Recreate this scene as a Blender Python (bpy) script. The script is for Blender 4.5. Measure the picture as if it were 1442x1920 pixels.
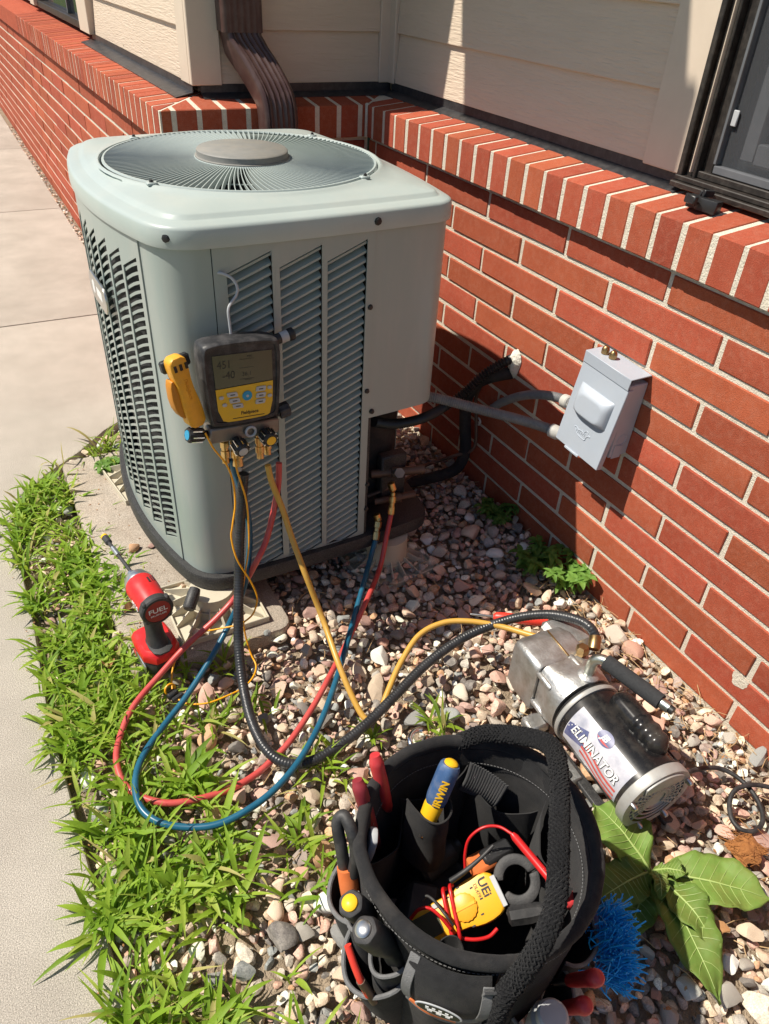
import bpy, bmesh, math, random
import numpy as np
from mathutils import Matrix, Vector, noise as mnoise
RND = random.Random(11)
rad = math.radians
for o in list(bpy.data.objects): bpy.data.objects.remove(o)
scene = bpy.context.scene
COL = scene.collection

# ------------------------------------------------------------------ camera
cd = bpy.data.cameras.new('camera'); cam = bpy.data.objects.new('camera', cd); COL.objects.link(cam)
cam.location = (-1.1611, -1.7344, 1.2504)
cam.rotation_euler = (rad(53.3196), rad(-2.8555), rad(-28.0003))
cd.sensor_fit = 'VERTICAL'; cd.sensor_height = 24.0; cd.lens = 1402.87/1920*24.0
cd.clip_start = 0.02; cd.clip_end = 500
scene.camera = cam
# ------------------------------------------------------------------ sky and sun
SUN = Vector((1.0, -0.48, -1.65)).normalized()
world = bpy.data.worlds.new('World'); scene.world = world; world.use_nodes = True
wn = world.node_tree; wn.nodes.clear()
sky = wn.nodes.new('ShaderNodeTexSky'); sky.sky_type = 'NISHITA'; sky.sun_disc = False
to_sun = -SUN
sky.sun_elevation = math.asin(to_sun.z); sky.sun_rotation = math.atan2(to_sun.x, to_sun.y)
sky.air_density = 1.0; sky.dust_density = 1.4; sky.ozone_density = 1.0; sky.altitude = 1500
bgn = wn.nodes.new('ShaderNodeBackground'); bgn.inputs['Strength'].default_value = 0.074
wo = wn.nodes.new('ShaderNodeOutputWorld')
wn.links.new(sky.outputs[0], bgn.inputs[0]); wn.links.new(bgn.outputs[0], wo.inputs[0])
sl = bpy.data.lights.new('sun', 'SUN'); sl.energy = 5.0; sl.angle = rad(0.55); sl.color = (1.0, 0.93, 0.82)
so = bpy.data.objects.new('sun', sl); COL.objects.link(so)
so.rotation_euler = SUN.to_track_quat('-Z', 'Y').to_euler(); so.location = (-3, 2, 6)
scene.view_settings.view_transform = 'Standard'; scene.view_settings.look = 'None'
scene.view_settings.exposure = 0.36; scene.view_settings.gamma = 1.0
scene.render.engine = 'CYCLES'; scene.cycles.max_bounces = 6
scene.cycles.use_denoising = True

# ------------------------------------------------------------------ materials
MATS = {}
def hexc(h):
    h = h.lstrip('#'); c = [int(h[i:i+2], 16)/255 for i in (0, 2, 4)]
    return tuple(((x+.055)/1.055)**2.4 if x > .04045 else x/12.92 for x in c)
def mat(name, c1, c2=None, rough=.5, metal=0.0, scale=30, bump=0.0, bscale=150, rnd=0.0, spec=.5,
        dust=None, dustamt=.0, dscale=14, coat=0, stretch=None, rvar=0.0, detail=6, sheen=0, trans=0, alpha=1, tex='Object', dist=.002, speck=None):
    m = bpy.data.materials.new(name); m.use_nodes = True; nt = m.node_tree; N = nt.nodes; Lk = nt.links
    b = N['Principled BSDF']
    tc = N.new('ShaderNodeTexCoord'); mp = N.new('ShaderNodeMapping'); Lk.new(tc.outputs[tex], mp.inputs['Vector'])
    if stretch: mp.inputs['Scale'].default_value = stretch
    oi = N.new('ShaderNodeObjectInfo')
    if rnd:
        mu = N.new('ShaderNodeMath'); mu.operation = 'MULTIPLY'; mu.inputs[1].default_value = 37.0
        Lk.new(oi.outputs['Random'], mu.inputs[0]); Lk.new(mu.outputs[0], mp.inputs['Location'])
    nz = N.new('ShaderNodeTexNoise'); nz.inputs['Scale'].default_value = scale; nz.inputs['Detail'].default_value = detail
    nz.inputs['Roughness'].default_value = .62
    Lk.new(mp.outputs[0], nz.inputs['Vector'])
    mr = N.new('ShaderNodeMapRange'); mr.inputs[1].default_value = .3; mr.inputs[2].default_value = .7
    Lk.new(nz.outputs[0], mr.inputs[0])
    mx = N.new('ShaderNodeMix'); mx.data_type = 'RGBA'
    mx.inputs[6].default_value = (*c1, 1); mx.inputs[7].default_value = (*(c2 or c1), 1)
    Lk.new(mr.outputs[0], mx.inputs[0]); out = mx.outputs[2]
    if rnd:
        hs = N.new('ShaderNodeHueSaturation'); Lk.new(out, hs.inputs['Color'])
        r1 = N.new('ShaderNodeMapRange'); r1.inputs[3].default_value = 1-rnd; r1.inputs[4].default_value = 1+rnd
        Lk.new(oi.outputs['Random'], r1.inputs[0]); Lk.new(r1.outputs[0], hs.inputs['Value'])
        m2 = N.new('ShaderNodeMath'); m2.operation = 'MULTIPLY'; m2.inputs[1].default_value = 7.31
        m3 = N.new('ShaderNodeMath'); m3.operation = 'FRACT'
        Lk.new(oi.outputs['Random'], m2.inputs[0]); Lk.new(m2.outputs[0], m3.inputs[0])
        r2 = N.new('ShaderNodeMapRange'); r2.inputs[3].default_value = .5-rnd*.025; r2.inputs[4].default_value = .5+rnd*.025
        Lk.new(m3.outputs[0], r2.inputs[0]); Lk.new(r2.outputs[0], hs.inputs['Hue'])
        out = hs.outputs[0]
    if dust:
        n2 = N.new('ShaderNodeTexNoise'); n2.inputs['Scale'].default_value = dscale; n2.inputs['Detail'].default_value = 8
        n2.inputs['Roughness'].default_value = .7; Lk.new(mp.outputs[0], n2.inputs['Vector'])
        r3 = N.new('ShaderNodeMapRange'); r3.inputs[1].default_value = .45; r3.inputs[2].default_value = .75; r3.inputs[4].default_value = dustamt
        Lk.new(n2.outputs[0], r3.inputs[0])
        dm = N.new('ShaderNodeMix'); dm.data_type = 'RGBA'; dm.inputs[7].default_value = (*dust, 1)
        Lk.new(r3.outputs[0], dm.inputs[0]); Lk.new(out, dm.inputs[6]); out = dm.outputs[2]
    if speck:
        n4 = N.new('ShaderNodeTexNoise'); n4.inputs['Scale'].default_value = speck[0]; n4.inputs['Detail'].default_value = 2; Lk.new(mp.outputs[0], n4.inputs['Vector'])
        r4 = N.new('ShaderNodeMapRange'); r4.inputs[1].default_value = .32; r4.inputs[2].default_value = .68; r4.inputs[3].default_value = 1-speck[1]; r4.inputs[4].default_value = 1+speck[1]
        Lk.new(n4.outputs[0], r4.inputs[0]); h4 = N.new('ShaderNodeHueSaturation'); Lk.new(out, h4.inputs['Color']); Lk.new(r4.outputs[0], h4.inputs['Value']); out = h4.outputs[0]
    Lk.new(out, b.inputs['Base Color'])
    b.inputs['Roughness'].default_value = rough; b.inputs['Metallic'].default_value = metal
    b.inputs['Specular IOR Level'].default_value = spec
    if rvar:
        rr = N.new('ShaderNodeMapRange'); rr.inputs[3].default_value = max(0, rough-rvar); rr.inputs[4].default_value = min(1, rough+rvar)
        Lk.new(nz.outputs[0], rr.inputs[0]); Lk.new(rr.outputs[0], b.inputs['Roughness'])
    if coat: b.inputs['Coat Weight'].default_value = coat; b.inputs['Coat Roughness'].default_value = .1
    if sheen: b.inputs['Sheen Weight'].default_value = sheen; b.inputs['Sheen Roughness'].default_value = .6
    if trans: b.inputs['Transmission Weight'].default_value = trans
    if alpha < 1: b.inputs['Alpha'].default_value = alpha
    if bump:
        n3 = N.new('ShaderNodeTexNoise'); n3.inputs['Scale'].default_value = bscale; n3.inputs['Detail'].default_value = 5
        Lk.new(mp.outputs[0], n3.inputs['Vector'])
        bp = N.new('ShaderNodeBump'); bp.inputs['Strength'].default_value = bump; bp.inputs['Distance'].default_value = dist
        Lk.new(n3.outputs[0], bp.inputs['Height']); Lk.new(bp.outputs[0], b.inputs['Normal'])
    MATS[name] = m
    return m

mat('brick', (.335, .073, .036), (.395, .094, .048), rough=.88, scale=14, bump=.5, bscale=500, rnd=.17, dust=(.46, .22, .15), dustamt=.30, dscale=70, spec=.2, speck=(520, .15))
mat('mortar', (.62, .56, .45), (.74, .68, .56), rough=.95, scale=70, bump=.9, bscale=330, spec=.2, dist=.003, speck=(700, .2))
mat('siding', (.62, .51, .395), (.66, .545, .425), rough=.6, scale=6, bump=.95, bscale=26, stretch=(1, 1, 9), rnd=.03, spec=.3, dist=.003)
mat('siding_jog', (.62, .51, .395), (.66, .545, .425), rough=.6, scale=6, bump=.95, bscale=26, stretch=(1, 1, 9), rnd=.03, spec=.3, dist=.003)
mat('trim', (.61, .51, .405), (.64, .54, .43), rough=.55, scale=20, bump=.12, bscale=90, spec=.3)
mat('flashing', (.018, .018, .020), (.034, .034, .037), rough=.38, scale=25, dust=(.22, .21, .2), dustamt=.22, dscale=60, bump=.2, bscale=40)
mat('bronze_frame', (.016, .012, .010), (.026, .020, .017), rough=.45, scale=30, dust=(.2, .17, .14), dustamt=.2, dscale=60)
mat('brown_metal', (.060, .030, .026), (.075, .038, .033), rough=.36, scale=12, rvar=.1, dust=(.22, .16, .14), dustamt=.25, dscale=40)
mat('glass_dark', (.02, .024, .028), (.03, .034, .038), rough=.08, scale=4, spec=.6)
mat('screen_mesh', (.030, .032, .035), (.05, .052, .056), rough=.75, scale=900, spec=.2)
mat('sash_grey', (.10, .105, .115), (.14, .145, .155), rough=.5, scale=20)
mat('concrete', (.41, .37, .315), (.52, .475, .41), rough=.93, scale=5, bump=.7, bscale=420, spec=.2, dust=(.35, .315, .27), dustamt=.4, dscale=6, speck=(560, .40))
mat('pad_concrete', (.33, .285, .23), (.43, .375, .31), rough=.93, scale=9, bump=.6, bscale=350, spec=.2, dust=(.34, .26, .19), dustamt=.55, dscale=7, speck=(520, .38))
mat('soil', (.27, .21, .145), (.40, .32, .235), rough=1, scale=30, bump=1, bscale=200, spec=.1, dist=.01)
mat('lawn', (.05, .09, .02), (.10, .13, .04), rough=1, scale=20, bump=1, bscale=120, spec=.1)
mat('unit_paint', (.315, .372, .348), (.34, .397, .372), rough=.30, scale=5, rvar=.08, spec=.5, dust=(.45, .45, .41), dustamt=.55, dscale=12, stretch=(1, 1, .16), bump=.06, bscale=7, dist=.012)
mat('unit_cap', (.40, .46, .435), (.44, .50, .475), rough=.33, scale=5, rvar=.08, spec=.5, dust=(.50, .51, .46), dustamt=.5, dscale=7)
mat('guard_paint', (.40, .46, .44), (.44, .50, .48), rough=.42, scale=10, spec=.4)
mat('hub_grey', (.20, .20, .185), (.25, .245, .225), rough=.6, scale=30, dust=(.34, .30, .24), dustamt=.6, dscale=14)
mat('coil_dark', (.012, .013, .015), (.03, .032, .035), rough=.7, scale=140, bump=.5, bscale=300)
mat('black_plastic', (.014, .014, .015), (.022, .022, .023), rough=.42, scale=40, rvar=.1)
mat('black_pan', (.014, .014, .015), (.026, .026, .027), rough=.55, scale=60, dust=(.30, .29, .27), dustamt=.30, dscale=420)
mat('beige_plastic', (.52, .47, .36), (.58, .53, .41), rough=.55, scale=20, dust=(.36, .29, .2), dustamt=.4, dscale=20)
mat('grey_box', (.40, .445, .505), (.43, .475, .535), rough=.42, scale=10, spec=.4, dust=(.42, .42, .42), dustamt=.18, dscale=25)
mat('conduit_grey', (.12, .125, .13), (.16, .165, .17), rough=.6, scale=40, dust=(.4, .36, .3), dustamt=.3)
mat('conduit_fitting', (.47, .46, .42), (.52, .51, .47), rough=.5, scale=40)
mat('foam_black', (.012, .012, .013), (.022, .021, .021), rough=.85, scale=40, bump=.7, bscale=90, dust=(.12, .10, .08), dustamt=.4)
mat('sealant', (.66, .63, .54), (.74, .71, .62), rough=.8, scale=60, bump=1, bscale=110, dist=.006)
mat('copper_brown', (.10, .065, .05), (.15, .10, .075), rough=.5, metal=.5, scale=40)
mat('brass', (.62, .42, .16), (.75, .54, .24), rough=.30, metal=1, scale=60, rvar=.1)
mat('brass_dull', (.33, .22, .10), (.45, .31, .15), rough=.4, metal=1, scale=60, rvar=.1)
mat('steel', (.56, .56, .55), (.68, .68, .67), rough=.32, metal=1, scale=50, rvar=.12)
mat('zinc', (.50, .53, .47), (.62, .63, .56), rough=.36, metal=1, scale=60, rvar=.12)
mat('chrome', (.75, .75, .76), (.8, .8, .8), rough=.12, metal=1, scale=50)
mat('cast_alu', (.46, .46, .45), (.56, .56, .55), rough=.46, metal=.85, scale=40, rvar=.18, bump=.35, bscale=240, dust=(.26, .21, .15), dustamt=.65, dscale=26)
mat('rubber_black', (.016, .016, .017), (.026, .026, .027), rough=.55, scale=60, dust=(.17, .16, .15), dustamt=.3, dscale=30)
mat('gauge_case', (.018, .018, .020), (.028, .028, .030), rough=.5, scale=50, dust=(.16, .15, .15), dustamt=.45, dscale=50, bump=.15, bscale=300)
mat('yellow_panel', (.72, .43, .02), (.75, .46, .03), rough=.42, scale=20, dust=(.3, .2, .08), dustamt=.2, dscale=40)
mat('orange_plastic', (.80, .36, .02), (.86, .42, .03), rough=.42, scale=30, dust=(.35, .2, .08), dustamt=.3, dscale=70)
mat('block_metal', (.20, .175, .15), (.28, .25, .21), rough=.45, metal=.6, scale=40)
mat('orange_dark', (.50, .19, .01), (.56, .22, .015), rough=.5)
mat('lcd', (.085, .090, .056), (.105, .11, .07), rough=.2, scale=3)
mat('lcd_ink', (.022, .024, .018), rough=.6)
mat('button_grey', (.42, .43, .44), (.48, .49, .50), rough=.5)
mat('button_blue', (.01, .27, .47), rough=.35)
mat('print_white', (.75, .75, .74), rough=.5)
mat('print_black', (.015, .015, .015), rough=.5)
mat('hose_red', (.50, .060, .055), (.58, .085, .075), rough=.36, scale=20, dust=(.45, .16, .12), dustamt=.3, dscale=20)
mat('hose_blue', (.008, .085, .15), (.012, .115, .195), rough=.33, scale=20, dust=(.06, .16, .22), dustamt=.3, dscale=20)
mat('hose_yellow', (.55, .30, .045), (.62, .36, .07), rough=.4, scale=20, dust=(.42, .26, .09), dustamt=.3, dscale=20)
mat('hose_black', (.018, .019, .021), (.028, .029, .031), rough=.34, scale=60, bump=.25, bscale=160, dust=(.12, .12, .12), dustamt=.3, dscale=25)
mat('wire_orange', (.85, .36, .005), (.9, .42, .01), rough=.4, scale=30)
mat('tool_red', (.60, .012, .014), (.66, .02, .02), rough=.38, scale=30, rvar=.08, dust=(.45, .12, .1), dustamt=.2, dscale=50)
mat('cap_red', (.26, .012, .014), (.30, .018, .018), rough=.5, scale=30)
mat('tool_black', (.022, .022, .023), (.034, .034, .035), rough=.6, scale=60, bump=.2, bscale=400, dust=(.15, .13, .12), dustamt=.3, dscale=40)
mat('red_grip', (.50, .03, .035), (.58, .045, .05), rough=.45, scale=40, dust=(.3, .1, .1), dustamt=.3, dscale=40)
mat('dark_red_grip', (.22, .02, .03), (.28, .03, .04), rough=.5, scale=40)
mat('red_bright', (.72, .05, .03), rough=.4)
mat('pump_black', (.008, .008, .009), (.013, .013, .014), rough=.24, scale=30, rvar=.08, spec=.4, dust=(.2, .17, .14), dustamt=.28, dscale=16)
mat('foam_grip', (.022, .023, .025), (.035, .036, .038), rough=.9, scale=200, bump=.5, bscale=600)
mat('pump_rim', (.36, .36, .345), (.45, .45, .43), rough=.5, scale=40, metal=.3, dust=(.35, .29, .22), dustamt=.4, dscale=30)
mat('decal_white', (.30, .31, .37), (.60, .59, .62), rough=.3, scale=26, dust=(.36, .37, .46), dustamt=.4, dscale=18)
mat('decal_red', (.48, .07, .06), (.60, .13, .11), rough=.3, scale=30)
mat('decal_blue', (.06, .07, .17), (.15, .16, .28), rough=.3, scale=40)
mat('canvas', (.013, .013, .014), (.022, .022, .023), rough=.92, scale=90, bump=.6, bscale=900, sheen=.04, spec=.25, dust=(.09, .08, .07), dustamt=.45, dscale=14)
mat('canvas_inner', (.020, .020, .021), (.032, .032, .033), rough=.92, scale=60, bump=.5, bscale=900, sheen=.04, spec=.25, dust=(.10, .09, .08), dustamt=.25, dscale=22)
mat('webbing', (.018, .018, .019), (.032, .032, .034), rough=.9, scale=200, bump=.7, bscale=700, sheen=.2)
mat('grey_binding', (.13, .13, .13), (.18, .18, .18), rough=.9, scale=120, bump=.5, bscale=700)
mat('orange_binding', (.60, .14, .03), (.68, .18, .05), rough=.85, scale=60)
mat('rope_black', (.007, .007, .008), (.013, .013, .014), rough=.95, scale=300, bump=.9, bscale=900, sheen=.05, spec=.15)
mat('blue_grip', (.035, .085, .20), (.05, .11, .24), rough=.5, scale=60, dust=(.25, .25, .27), dustamt=.5, dscale=50)
mat('yellow_cap', (.82, .46, .01), (.86, .50, .02), rough=.4, scale=30)
mat('meter_yellow', (.82, .40, .01), (.86, .45, .02), rough=.42, scale=30, dust=(.35, .2, .06), dustamt=.22, dscale=60)
mat('meter_dial', (.85, .36, .02), (.9, .4, .03), rough=.4)
mat('red_wire', (.52, .012, .014), (.6, .02, .02), rough=.35)
mat('brush_blue', (.008, .33, .80), (.015, .42, .88), rough=.4, scale=80)
mat('clear_plastic', (.45, .47, .48), (.52, .54, .55), rough=.15, trans=.35, spec=.6)
mat('rust_fibre', (.28, .11, .03), (.38, .16, .05), rough=1, scale=120, bump=1, bscale=500)
mat('straw', (.42, .27, .13), (.55, .38, .2), rough=.9, scale=40, rnd=.2)
mat('dead_leaf', (.26, .12, .045), (.42, .22, .09), rough=.8, scale=60, bump=.4, bscale=100)

def leaf_mat(name, c1, c2, scale=12, rnd=.2, spots=0):
    m = mat(name, c1, c2, rough=.55, scale=scale, rnd=rnd, spec=.25, bump=.35, bscale=120, dust=(.34, .27, .09), dustamt=spots, dscale=16)
    nt = m.node_tree; N = nt.nodes; Lk = nt.links; b = N['Principled BSDF']
    src = b.inputs['Base Color'].links[0].from_socket
    tr = N.new('ShaderNodeBsdfTranslucent'); hs = N.new('ShaderNodeHueSaturation'); hs.inputs['Value'].default_value = 1.5; hs.inputs['Hue'].default_value = .485
    Lk.new(src, hs.inputs['Color']); Lk.new(hs.outputs[0], tr.inputs['Color'])
    ms = N.new('ShaderNodeMixShader'); ms.inputs[0].default_value = .35
    Lk.new(b.outputs[0], ms.inputs[1]); Lk.new(tr.outputs[0], ms.inputs[2]); Lk.new(ms.outputs[0], N['Material Output'].inputs['Surface'])
    return m
leaf_mat('grass', (.16, .265, .028), (.32, .42, .07), scale=9)
def tone_grass():
    """blades differ in colour: each carries its own tone value"""
    m = MATS['grass']; nt = m.node_tree; N = nt.nodes; Lk = nt.links
    mx = [n for n in N if n.type == 'MIX'][0]; a = N.new('ShaderNodeAttribute'); a.attribute_name = 'tone'
    cr = N.new('ShaderNodeValToRGB'); el = cr.color_ramp.elements
    el[0].position = 0; el[0].color = (.085, .18, .012, 1); el[1].position = .93; el[1].color = (.40, .47, .09, 1)
    for p, c in ((.35, (.165, .30, .018, 1)), (.7, (.27, .40, .03, 1)), (.96, (.50, .40, .17, 1))):
        e = el.new(p); e.color = c
    Lk.new(a.outputs['Fac'], cr.inputs[0]); ad = N.new('ShaderNodeMix'); ad.data_type = 'RGBA'; ad.inputs[0].default_value = .72
    src = mx.outputs[2]; tos = [l.to_socket for l in src.links]
    Lk.new(src, ad.inputs[6]); Lk.new(cr.outputs[0], ad.inputs[7])
    for t in tos: Lk.new(ad.outputs[2], t)
tone_grass()
leaf_mat('weed', (.10, .22, .035), (.19, .34, .07), scale=30)
leaf_mat('big_leaf', (.15, .25, .045), (.22, .34, .075), scale=26, spots=.55)
mat('leaf_vein', (.30, .40, .11), (.36, .46, .15), rough=.5)

def stone_mat(name, attr):
    m = bpy.data.materials.new(name); m.use_nodes = True; nt = m.node_tree; N = nt.nodes; Lk = nt.links; b = N['Principled BSDF']
    if attr:
        a = N.new('ShaderNodeAttribute'); a.attribute_name = 'stone_id'; fac = a.outputs['Fac']
    else:
        a = N.new('ShaderNodeObjectInfo'); fac = a.outputs['Random']
    cr = N.new('ShaderNodeValToRGB'); cr.color_ramp.interpolation = 'CONSTANT'
    pal = [(.40,.30,.22),(.46,.29,.235),(.33,.29,.25),(.52,.43,.33),(.24,.225,.205),(.37,.21,.16),(.58,.52,.44),(.15,.155,.16),(.44,.35,.26),(.41,.25,.205),(.28,.265,.24),
           (.38,.215,.115),(.19,.205,.21),(.50,.37,.285),(.27,.165,.145),(.62,.565,.49),(.34,.27,.205),(.22,.175,.16),(.45,.33,.25),(.31,.19,.165),(.13,.12,.115),(.42,.375,.315)]
    pal = [tuple(min(.8, (.10*sum(c)/3+.90*x)*k) for x, k in zip(c, (1.60, 1.56, 1.46))) for c in pal]
    el = cr.color_ramp.elements
    el[0].position = 0; el[0].color = (*pal[0], 1); el[1].position = 1/len(pal); el[1].color = (*pal[1], 1)
    for i in range(2, len(pal)):
        e = el.new(i/len(pal)); e.color = (*pal[i], 1)
    Lk.new(fac, cr.inputs[0])
    tc = N.new('ShaderNodeTexCoord')
    cm = N.new('ShaderNodeVectorMath'); cm.operation = 'ADD'
    sc = N.new('ShaderNodeMath'); sc.operation = 'MULTIPLY'; sc.inputs[1].default_value = 91.7; Lk.new(fac, sc.inputs[0])
    Lk.new(tc.outputs['Object'], cm.inputs[0]); Lk.new(sc.outputs[0], cm.inputs[1])
    n1 = N.new('ShaderNodeTexNoise'); n1.inputs['Scale'].default_value = 55; n1.inputs['Detail'].default_value = 8; n1.inputs['Roughness'].default_value = .7
    n2 = N.new('ShaderNodeTexNoise'); n2.inputs['Scale'].default_value = 420; n2.inputs['Detail'].default_value = 3
    Lk.new(cm.outputs[0], n1.inputs['Vector']); Lk.new(cm.outputs[0], n2.inputs['Vector'])
    r1 = N.new('ShaderNodeMapRange'); r1.inputs[1].default_value = .3; r1.inputs[2].default_value = .7; r1.inputs[3].default_value = .72; r1.inputs[4].default_value = 1.3
    Lk.new(n1.outputs[0], r1.inputs[0])
    r2 = N.new('ShaderNodeMapRange'); r2.inputs[1].default_value = .35; r2.inputs[2].default_value = .65; r2.inputs[3].default_value = .78; r2.inputs[4].default_value = 1.2
    Lk.new(n2.outputs[0], r2.inputs[0])
    mu = N.new('ShaderNodeMath'); mu.operation = 'MULTIPLY'; Lk.new(r1.outputs[0], mu.inputs[0]); Lk.new(r2.outputs[0], mu.inputs[1])
    hs = N.new('ShaderNodeHueSaturation'); Lk.new(cr.outputs[0], hs.inputs['Color']); Lk.new(mu.outputs[0], hs.inputs['Value'])
    # pale dust dried on the stones
    dm = N.new('ShaderNodeMix'); dm.data_type = 'RGBA'; dm.inputs[7].default_value = (.64, .57, .47, 1)
    r3 = N.new('ShaderNodeMapRange'); r3.inputs[1].default_value = .45; r3.inputs[2].default_value = .75; r3.inputs[4].default_value = .32
    Lk.new(n1.outputs[0], r3.inputs[0]); Lk.new(r3.outputs[0], dm.inputs[0]); Lk.new(hs.outputs[0], dm.inputs[6])
    Lk.new(dm.outputs[2], b.inputs['Base Color']); b.inputs['Roughness'].default_value = .8; b.inputs['Specular IOR Level'].default_value = .3
    bp = N.new('ShaderNodeBump'); bp.inputs['Strength'].default_value = .5; bp.inputs['Distance'].default_value = .002
    Lk.new(n1.outputs[0], bp.inputs['Height']); Lk.new(bp.outputs[0], b.inputs['Normal'])
    MATS[name] = m
stone_mat('stone', False); stone_mat('stone_mass', True)

# ------------------------------------------------------------------ mesh helpers
def T(loc=(0, 0, 0), rot=(0, 0, 0), s=(1, 1, 1)):
    from mathutils import Euler
    return Matrix.Translation(loc) @ Euler([rad(a) for a in rot], 'XYZ').to_matrix().to_4x4() @ Matrix.Diagonal((*s, 1))
def frame(o, x, up=(0, 0, 1)):
    x = Vector(x).normalized(); up = Vector(up); y = up.cross(x).normalized(); z = x.cross(y)
    m = Matrix((x, y, z)).transposed().to_4x4(); m.translation = Vector(o); return m
def axis_frame(a, b):                                  # z axis from a to b
    a, b = Vector(a), Vector(b); z = (b-a).normalized()
    h = Vector((0, 0, 1)) if abs(z.z) < .9 else Vector((0, 1, 0))
    x = h.cross(z).normalized(); y = z.cross(x)
    m = Matrix((x, y, z)).transposed().to_4x4(); m.translation = a; return m
def spline(pts, sub=8):
    p = [Vector(q) for q in pts]
    if len(p) < 3: return p
    out = []
    e = [p[0]*2-p[1]] + p + [p[-1]*2-p[-2]]
    for i in range(1, len(e)-2):
        p0, p1, p2, p3 = e[i-1:i+3]
        for k in range(sub):
            t = k/sub
            out.append(.5*((2*p1)+(p2-p0)*t+(2*p0-5*p1+4*p2-p3)*t*t+(3*p1-p0-3*p2+p3)*t**3))
    out.append(p[-1]); return out
def rrect(w, h, r, n=4, cx=0, cy=0):
    o = []
    for sx, sy, a0 in ((1, 1, 0), (-1, 1, 90), (-1, -1, 180), (1, -1, 270)):
        for k in range(n+1):
            a = rad(a0+90*k/n); o.append((cx+sx*(w/2-r)+r*math.cos(a), cy+sy*(h/2-r)+r*math.sin(a)))
    return o
class MB:
    def __init__(s): s.v = []; s.f = []
    def add(s, v, f, M=None):
        k = len(s.v)
        s.v += [tuple(M @ Vector(p)) if M is not None else tuple(p) for p in v]
        s.f += [tuple(i+k for i in q) for q in f]; return s
    def box(s, c, d, M=None):
        x, y, z = c; a, b, e = (q/2 for q in d)
        v = [(x+i*a, y+j*b, z+k*e) for i in (-1, 1) for j in (-1, 1) for k in (-1, 1)]
        return s.add(v, [(0, 1, 3, 2), (4, 6, 7, 5), (0, 4, 5, 1), (2, 3, 7, 6), (0, 2, 6, 4), (1, 5, 7, 3)], M)
    def cbox(s, c, d, ch, M=None, jit=0, rnd=None):
        bm = bmesh.new(); bmesh.ops.create_cube(bm, size=1)
        for q in bm.verts: q.co = Vector((c[i]+q.co[i]*d[i] for i in range(3)))
        bmesh.ops.bevel(bm, geom=bm.edges[:], offset=ch, segments=1, affect='EDGES', profile=.5)
        if jit:
            for q in bm.verts: q.co += Vector(((rnd.random()-.5)*jit for i in range(3)))
        bm.verts.index_update()
        s.add([q.co for q in bm.verts], [[q.index for q in f.verts] for f in bm.faces], M); bm.free(); return s
    def loft(s, rings, cap=(True, True), closed=True, M=None):
        n = len(rings[0]); v = [p for r in rings for p in r]; f = []
        for i in range(len(rings)-1):
            for j in range(n if closed else n-1):
                f.append((i*n+j, i*n+(j+1) % n, (i+1)*n+(j+1) % n, (i+1)*n+j))
        if cap[0]: f.append(tuple(range(n))[::-1])
        if cap[1]: f.append(tuple(range((len(rings)-1)*n, len(rings)*n)))
        return s.add(v, f, M)
    def tube(s, pts, r, n=10, sub=8, cap=True, M=None, flat=1.0, raw=False):
        p = [Vector(q) for q in pts] if raw else spline(pts, sub)
        rs = r if callable(r) else (lambda t: r)
        t0 = (p[1]-p[0]).normalized(); up = Vector((0, 0, 1)) if abs(t0.z) < .9 else Vector((0, 1, 0))
        nx = up.cross(t0).normalized(); rings = []
        for i, q in enumerate(p):
            t = (p[min(i+1, len(p)-1)]-p[max(i-1, 0)]).normalized()
            nx = (nx-t*nx.dot(t)).normalized(); ny = t.cross(nx); R_ = rs(i/(len(p)-1))
            rings.append([q+(nx*math.cos(2*math.pi*k/n)+ny*math.sin(2*math.pi*k/n)*flat)*R_ for k in range(n)])
        return s.loft(rings, (cap, cap), True, M)
    def lathe(s, prof, n=24, M=None, cap=(True, True), fn=None):
        rings = []
        for r, z in prof:
            ring = []
            for k in range(n):
                a = 2*math.pi*k/n; q = r*(fn(a, z) if fn else 1); ring.append((q*math.cos(a), q*math.sin(a), z))
            rings.append(ring)
        return s.loft(rings, cap, True, M)
    def between(s, a, b, prof, n=20, fn=None):          # lathe profile along a->b, z measured in metres from a
        return s.lathe(prof, n, axis_frame(a, b), fn=fn)
    def prism(s, poly, z0, z1, M=None):
        return s.loft([[(x, y, z0) for x, y in poly], [(x, y, z1) for x, y in poly]], M=M)
    def grid(s, fn, nu, nv, M=None):
        v = [fn(i/nu, j/nv) for i in range(nu+1) for j in range(nv+1)]
        f = [(i*(nv+1)+j, (i+1)*(nv+1)+j, (i+1)*(nv+1)+j+1, i*(nv+1)+j+1) for i in range(nu) for j in range(nv)]
        return s.add(v, f, M)
    def sheet(s, fn, nu, nv, th, M=None):               # grid with thickness; fn returns a point, th offsets along the grid normal
        g = [[Vector(fn(i/nu, j/nv)) for j in range(nv+1)] for i in range(nu+1)]
        k = len(s.v); top = []; bot = []
        for i in range(nu+1):
            for j in range(nv+1):
                a = g[min(i+1, nu)][j]-g[max(i-1, 0)][j]; b = g[i][min(j+1, nv)]-g[i][max(j-1, 0)]
                nrm = a.cross(b); nrm = nrm.normalized() if nrm.length > 1e-12 else Vector((0, 0, 1))
                top.append(g[i][j]); bot.append(g[i][j]-nrm*th)
        v = top+bot; m = len(top); I = lambda i, j: i*(nv+1)+j; f = []
        for i in range(nu):
            for j in range(nv):
                q = (I(i, j), I(i+1, j), I(i+1, j+1), I(i, j+1)); f.append(q); f.append(tuple(x+m for x in q[::-1]))
        e = [I(i, 0) for i in range(nu+1)]+[I(nu, j) for j in range(1, nv+1)]+[I(i, nv) for i in range(nu-1, -1, -1)]+[I(0, j) for j in range(nv-1, 0, -1)]
        for a, b in zip(e, e[1:]+e[:1]): f.append((b, a, a+m, b+m))
        return s.add(v, f, M)
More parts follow.
